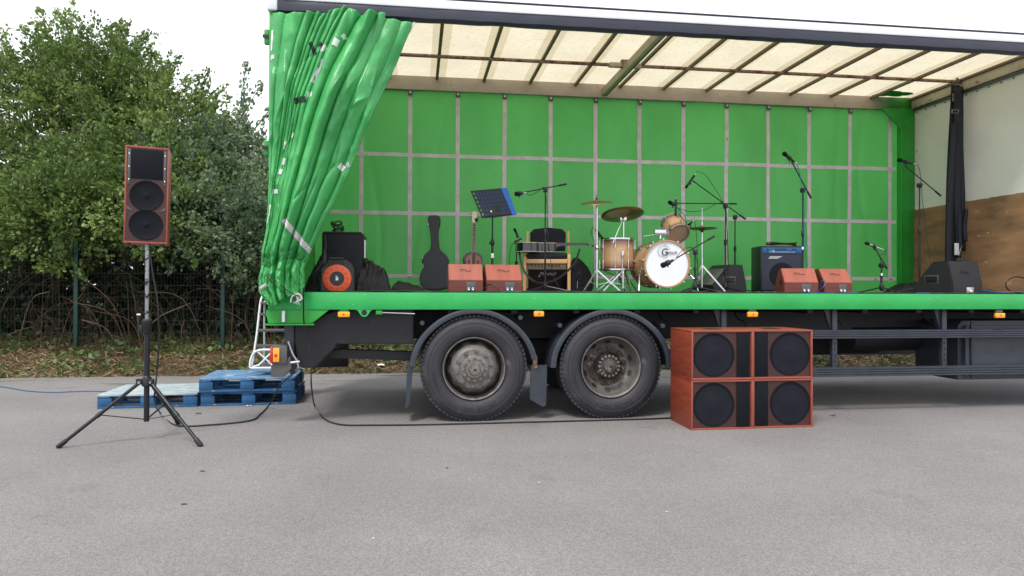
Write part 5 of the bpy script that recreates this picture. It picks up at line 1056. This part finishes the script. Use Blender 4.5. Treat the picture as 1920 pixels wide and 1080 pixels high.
# hi-hat
Y = 1.15; t = thing('hi_hat', 'hi-hat cymbals on a chrome stand right of the drum kit', 'cymbal', (X_(1316, Y), Y, DECK), 0, 'cymbals on stands'); O = Vector(t.location); hz = Zs(1316, 428, Y)-DECK
b = MB(); b.tube([(0, 0, .05), (0, 0, hz*.55)], .0125, m_chrome, 12); b.tube([(0, 0, hz*.5), (0, 0, hz-.03)], .009, m_chrome, 12); b.tube([(0, 0, hz-.03), (0, 0, Zs(1316, 389, Y)-DECK)], .004, m_chrome, 8); b.lathe([(.012, hz+.03), (.012, hz+.07), (.006, hz+.08)], m_alu, 12); b.lathe([(.012, hz-.05), (.022, hz-.03), (.022, hz-.008)], m_dash, 12); b.build('stand', t)
for n in ((0, -.03, 1), (0, -.03, -1)):
    b = MB(); r_ = 27*mpp(1316, Y); b.lathe([(r_, .004), (r_*.6, .010), (r_*.25, .014), (r_*.2, .024), (.006, .03)], m_cym, 48, (0, 0, hz), n); q = b.build('cymbal', t); q.modifiers.new('t', 'SOLIDIFY').thickness = .0015
for k in range(3): a = 2*PI*k/3-.35; b = MB(); b.bar((0, 0, .33), (.27*math.cos(a), .27*math.sin(a), .012), .016, .006, m_chrome, up=(-math.sin(a), math.cos(a), 0)); b.ball((.27*math.cos(a), .27*math.sin(a), .014), .014, m_black, 8); b.build('leg', t)
b = MB(); b.box((-.045, -.34, .01), (.045, -.06, .02), m_dash, .004, RX(R(4))); b.build('pedal', t)
# ---- microphone stands
def mstand(label, px_, Y, ytop, boom=None, legs=.30, r=.0105, a0=.5, lowm=None, cat='microphone stand', leg_h=.09, band=None):
    H = Zs(px_, ytop, Y)-DECK; t = thing('microphone_stand', label, cat, (X_(px_, Y), Y, DECK), 0, 'microphone stands on the stage'); O = Vector(t.location)
    b = MB(); b.tube([(0, 0, .03), (0, 0, H*.58)], r, lowm or m_blkm, 12); b.lathe([(r+.002, H*.54), (r+.007, H*.55), (r+.007, H*.60), (r*.8, H*.61)], m_black, 12)
    if band: b.lathe([(r+.001, H*band), (r+.001, H*band+.03)], m_white2, 12)
    b.build('lower_tube', t)
    b = MB(); b.tube([(0, 0, H*.55), (0, 0, H-.02)], r*.7, m_blkm, 10); b.build('upper_tube', t)
    b = MB(); b.lathe([(.012, .03), (.026, .05), (.024, .09), (.012, .125)], m_black, 14); b.build('leg_hub', t)
    for k in range(3): a = 2*PI*k/3+a0; b = MB(); b.tube([(.015*math.cos(a), .015*math.sin(a), .07), (legs*math.cos(a), legs*math.sin(a), .012)], .0075, m_blkm, 8); l = b.build('leg', t); b = MB(); v = Vector((math.cos(a), math.sin(a), 0)); b.tube([v*(legs-.03)+Vector((0, 0, .016)), v*(legs+.012)+Vector((0, 0, .012))], .011, m_black, 8); b.build('rubber_foot', l)
    if boom:
        for (p, q) in boom:
            p = at(*p)-O; q = at(*q)-O; d = (q-p).normalized(); b = MB(); b.tube([p, q], .0068, m_blkm, 10); b.tube([q-d*.09, q], .0115, m_black, 10); b.tube([p, p+d*.04], .009, m_black, 10); b.build('boom', t)
        b = MB(); b.box((-.022, -.02, H-.045), (.022, .02, H+.012), m_black, .008); b.tube([(-.0, -.04, H-.015), (0, .04, H-.015)], .015, m_black, 12); b.build('swivel', t)
    return t
def mic(label, tip, end, r=.024, body=m_black, cab=None, big=False, pencil=False):
    "tip = head of the microphone, end = cable end"
    tip = Vector(tip); end = Vector(end); d = (end-tip).normalized(); t = thing('microphone', label, 'microphone', end, 0, 'microphones on the stage')
    b = MB(); a = tip-end; L = a.length
    if pencil: b.tube([a, Vector((0, 0, 0))], r, body, 12); b.build('body', t); b = MB(); b.tube([a-d*.002, a+d*.03], r*1.05, m_grille, 12); b.build('grille', t)
    else:
        b.tube([a+d*.05, a+d*.055, Vector((0, 0, 0))], [r*.8, r*.72, r*.45], body, 14); b.build('body', t)
        b = MB(); b.tube([a, a+d*.006, a+d*.02, a+d*.045, a+d*.053], [r*.45, r*.85, r, r*.95, r*.75], m_grille, 16); b.build('grille', t)
    b = MB(); b.tube([d*0, d*.035], r*.36, m_alu, 10); b.build('plug', t)
    b = MB(); m_ = a*.45; b.tube([m_-d*.02, m_+d*.02], r*.95, m_black, 12); b.tube([m_, m_+Vector((0, 0, -.045))], .008, m_black, 8); b.build('clip', t)
    if cab: b = MB(); b.tube(smooth([d*.03]+[Vector(c)-end for c in cab], 6), .0035, cab_m[0], 6); b.build('microphone_cable', t)
    return t
cab_m = [m_cable]
Y = .85; mstand('boom microphone stand in front of the wooden chair', 1022, Y, 353, [((976, 362, Y), (1062, 345, Y+.02))], a0=-.4)
mic('round headed vocal microphone left of the boom in front of the chair', at(965, 364, Y-.01), at(981, 362, Y), .026, cab=[at(995, 366, Y), at(1012, 357, Y), at(1020, 352, Y-.02), at(1025, 380, Y-.02), at(1028, 450, Y-.02), at(1036, 510, Y-.03), at(1050, 543, Y-.05)])
Y = 1.5; mstand('short microphone stand hidden behind the second red wedge', 968, Y, 452, [((976, 448, Y), (966, 455, Y))])
mic('slim microphone pointing down beside the wooden chair', at(964, 428, Y), at(973, 447, Y), .016, cab=[at(972, 452, Y), at(958, 462, Y), at(954, 500, Y), at(951, 540, Y)])
Y = .42; mstand('low boom microphone stand in front of the bass drum', 1303, Y, 470, [((1258, 490, Y-.08), (1339, 443, Y+.05))], legs=.26, a0=-.25)
mic('stubby kick drum microphone in front of the white drum head', at(1240, 499, Y-.1), at(1262, 488, Y-.08), .030, cab=[at(1276, 473, Y-.05), at(1288, 465, Y), at(1300, 467, Y), at(1308, 500, Y), at(1306, 541, Y)])
Y = 1.35; mstand('tall boom microphone stand at the back right of the drums', 1378, Y, 405, [((1299, 339, Y), (1398, 411, Y))], a0=.2)
mic('overhead microphone at the raised end of the long boom', at(1286, 352, Y), at(1302, 329, Y), .015, pencil=True, cab=[at(1308, 322, Y), at(1322, 328, Y), at(1338, 350, Y), at(1356, 380, Y), at(1362, 400, Y), at(1366, 540, Y)])
Y = 1.2; mstand('black boom microphone stand with a level boom above the hi-hat', 1360, Y, 384, [((1262, 381, Y), (1381, 382, Y))], a0=.9)
mic('microphone at the left end of the level boom above the rack tom', at(1253, 378, Y), at(1268, 386, Y), .024, cab=[at(1276, 392, Y), at(1296, 397, Y), at(1322, 393, Y), at(1344, 382, Y), at(1357, 386, Y), at(1364, 440, Y), at(1366, 541, Y)])
b = MB(); 
mic('slim clip microphone standing on the rim of the rack tom', at(1267, 404, 1.0), at(1267, 374, 1.0), .012, pencil=True, cab=[at(1267, 368, 1.0), at(1272, 392, .98), at(1284, 405, .97), at(1288, 440, .95), at(1276, 452, .93)])
mic('slim clip microphone on the rim of the deep drum at left', at(1131, 449, 1.2), at(1117, 430, 1.2), .014, pencil=True, cab=[at(1112, 426, 1.2), at(1108, 436, 1.2), at(1113, 450, 1.2), at(1114, 470, 1.2), at(1112, 541, 1.2)])
mic('small microphone pointing at the hi-hat', at(1290, 422, 1.1), at(1298, 416, 1.1), .011, pencil=True, cab=[at(1303, 418, 1.1), at(1306, 440, 1.1), at(1308, 500, 1.1), at(1306, 541, 1.1)])
Y = .75; mstand('tall straight microphone stand in front of the bass amplifier', 1505, Y, 354, [((1484, 302, Y), (1521, 372, Y+.02))], band=.42)
cab_m[0] = m_cblue
mic('vocal microphone with a blue cable at the top of the tall stand', at(1468, 286, Y), at(1490, 304, Y), .025, cab=[at(1496, 312, Y), at(1502, 340, Y-.02), at(1507, 370, Y-.02), at(1508, 450, Y-.02), at(1513, 510, Y-.02), at(1520, 542, Y-.04)])
cab_m[0] = m_cable
Y = .95; mstand('boom microphone stand in front of the brown and white end wall', 1724, Y, 345, [((1697, 311, Y), (1764, 367, Y+.02))], a0=.3)
mic('vocal microphone on the boom stand at the end wall', at(1683, 299, Y), at(1712, 307, Y), .025, cab=[at(1722, 312, Y), at(1726, 330, Y-.02), at(1730, 380, Y-.02), at(1740, 460, Y-.04), at(1752, 520, Y-.06), at(1760, 542, Y-.08)])
Y = .6; mstand('short microphone stand between the red and black wedges', 1653, Y, 495, [((1640, 464, Y), (1663, 504, Y))], legs=.24, a0=.1, band=.6)
mic('silver microphone on the short stand', at(1622, 455, Y), at(1652, 467, Y), .019, body=m_alu, cab=[at(1660, 470, Y), at(1660, 476, Y), at(1650, 480, Y), at(1652, 500, Y), at(1650, 541, Y)])
# bass amplifier
t, w_, h = amp('bass_amplifier', 'black bass amplifier with a blue control panel by the rear curtain', 1428, 1503, 461, 1.35, .34, R(6), m_black)
t.rotation_euler = (0, 0, R(-8))
b = MB(); b.box((-w_/2+.02, -.003, .04), (w_/2-.02, -.0005, h*.80), M('bass grille', (.03, .035, .06), .6, bump=.3, bs=200), .002); b.build('grille', t)
b = MB(); b.lathe([(.155, 0), (.15, .003), (.12, .0035), (.10, .002), (.05, .002), (0, .004)], m_cone, 40, (0, -.003, h*.38), (0, -1, 0)); b.build('speaker_cone', t)
b = MB(); b.box((-w_/2+.025, -.007, h*.84), (w_/2-.02, -.0005, h*.965), m_bluep, .002); pn = b.build('control_panel', t)
for k in range(5): b = MB(); b.lathe([(.011, 0), (.010, .014), (0, .015)], m_dash, 12, (-.07+k*.03, -.007, h*.93), (0, -1, 0)); b.build('knob', pn)
for x in (-.17, .14, .17): b = MB(); b.lathe([(.013, 0), (.011, .012), (0, .013)], m_dash, 12, (x, -.007, h*.925), (0, -1, 0)); b.build('knob', pn)
b = MB(); b.box((-.16, -.0095, h*.865), (.16, -.0075, h*.873), m_white2); b.box((-.12, -.0095, h*.885), (-.09, -.0075, h*.90), m_white2); b.box((.1, -.0095, h*.87), (.13, -.0075, h*.885), m_line); b.build('panel_print', pn)
b = MB(); b.prism([(-.085, -.014), (.03, -.014), (.085, .014), (-.06, .014)], .004, m_white2, TR((-.08, -.006, h*.755))); text_mb(b, 'ASHDOWN', .022, m_line, TR((-.085, -.0075, h*.755)), .0005, .2); b.build('badge', t)
cp = []; px0 = X_(1468, 1.5)
for k in range(34): a = k*.85; cp.append(Vector((px0+.17*math.cos(a)*(1+.25*math.sin(k*1.3)), 1.52+.08*math.sin(a), DECK+h+.008+.030*abs(math.sin(k*.9))+.0006*k)))
cable('tangled black cable heaped on top of the bass amplifier', cp, .006, k=4)
# hanging load straps by the bulkhead
YS = YT; t = thing('load_straps', 'bunch of black load straps hanging from the roof tube near the end wall', 'straps', at(1796, 160, YS)); O = Vector(t.location); m_str = M('black webbing', (.012, .013, .022), .65, var=.35, vs=9, stretch=(30, 4, 1), bump=.3, bs=20)
def sband(x0, x1, y0, y1, xb0, xb1, dy, wv=.01):
    b = MB(); n_ = 24; vs = []
    for i in range(n_+1):
        v = i/n_; y = y0+(y1-y0)*v
        for u in np.linspace(0, 1, 7):
            x = (x0+(x1-x0)*u)*(1-v)+(xb0+(xb1-xb0)*u)*v; p = at(x, y, YS+dy)-O; p.y += wv*math.sin(u*7+v*2)+.01*math.sin(v*6+x0); vs.append(p)
    b.add(vs, [(i*7+k, i*7+k+1, (i+1)*7+k+1, (i+1)*7+k) for i in range(n_) for k in range(6)], m_str); o = b.build('strap', t); o.modifiers.new('t', 'SOLIDIFY').thickness = .006
sband(1783, 1799, 160, 512, 1771, 1800, 0); sband(1789, 1806, 165, 470, 1793, 1812, -.04); sband(1797, 1807, 162, 455, 1800, 1811, -.02); sband(1783, 1795, 230, 505, 1774, 1790, -.05); sband(1808, 1815, 392, 452, 1807, 1815, -.06); sband(1798, 1804, 400, 490, 1797, 1803, -.07)
b = MB(); p = at(1784, 212, YS-.06)-O
b.tube([at(x, y, YS-.07)-O for x, y in ((1785, 206), (1797, 206), (1797, 212), (1785, 212), (1785, 206))], .004, m_chrome, 6); b.build('buckle', t)
b = MB(); b.box(tuple(at(1786, 190, YS-.03)-O), tuple(at(1795, 176, YS-.025)-O), m_rust); b.build('leather_label', t)
b = MB(); b.box(tuple(at(1791, 478, YS-.10)-O), tuple(at(1796, 456, YS-.08)-O), m_white2, .004); b.bar(at(1797, 480, YS-.1)-O, at(1803, 460, YS-.1)-O, .02, .012, m_chrome, bev=.003)
for k in range(5): b.tube([at(1793+k*2.2, 484+2*(k % 2), YS-.1)-O, at(1795+k*2.2, 489-3*(k % 2), YS-.1)-O], .005, m_chrome, 6)
b.build('ratchet', t)
b = MB()
for k in range(8): a = k*.9; b.tube(smooth([at(1785+k*3, 160, YS-.02)-O, at(1783+k*3.3+3*math.sin(a), 148+3*math.cos(a), YS-.03)-O, at(1787+k*2.8, 154, YS+.03)-O]), .004, m_rust if k % 2 else m_dash, 5)
b.build('hook_cluster', t)
cable('black cable loop standing up at the right edge of the deck', [at(1922, 522, .5), at(1905, 519, .5), at(1890, 525, .5), at(1886, 535, .5), at(1893, 545, .5), at(1912, 549, .5), at(1930, 549, .5)], .007)
# cables along the front of the deck
def deckcable(label, x0, x1, Y0, r, m, seed, lift=.0):
    pts = []; n_ = int((x1-x0)/28)+2
    for i in range(n_):
        x = x0+(x1-x0)*i/(n_-1); y = Y0+.055*math.sin(i*1.1+seed)+.04*noise.noise(Vector((i*.7, seed, 0))); z = DECK+r+max(0, .016*noise.noise(Vector((i*.9, seed+5, 1))))+lift; pts.append((X_(x, Y0), max(.0, y), z))
    return cable(label, pts, r, m, 5, group='cables lying along the front edge of the deck')
deckcable('black cable along the deck edge under the bags and guitar case', 572, 905, .10, .006, m_cable, 1); deckcable('second black cable at the left end of the deck edge', 600, 860, .06, .006, m_cable, 2)
deckcable('blue cable in front of the two left red wedges', 812, 1010, .12, .005, m_cblue, 3); deckcable('black cable along the deck edge from the left wedges to the drums', 840, 1260, .07, .006, m_cable, 4)
deckcable('black cable along the deck edge in front of the drum kit', 1050, 1450, .11, .006, m_cable, 5); deckcable('second black cable in front of the drum kit', 1120, 1400, .05, .0055, m_cable, 6)
deckcable('black cable along the deck edge in front of the right red wedges', 1380, 1760, .06, .006, m_cable, 7); deckcable('blue cable in front of the two right red wedges', 1440, 1700, .10, .005, m_cblue, 8)
deckcable('black cable at the right end of the deck edge', 1640, 1925, .09, .006, m_cable, 9); deckcable('blue cable in front of the big black wedge', 1700, 1860, .12, .005, m_cblue, 10)
deckcable('thin black cable all the way along the middle of the deck', 700, 1800, .2, .007, m_cable, 12); deckcable('thicker black cable between the chair and the drums', 980, 1330, .35, .008, m_cable, 13, .004)
cable('black cable arching between the two left red wedges', [at(905, 545, .2), at(912, 536, .18), at(921, 533, .15), at(930, 538, .12), at(936, 545, .1)], .006)
cable('blue cable looped between the two right red wedges', [at(1536, 545, .15), at(1545, 536, .1), at(1548, 528, .12), at(1541, 527, .16), at(1538, 538, .2)], .005, m_cblue)
cable('blue cable plugged into the big black wedge', [at(1838, 545, .25), at(1845, 544, .2), at(1870, 548, .15), at(1900, 547, .1), at(1925, 549, .1)], .005, m_cblue)
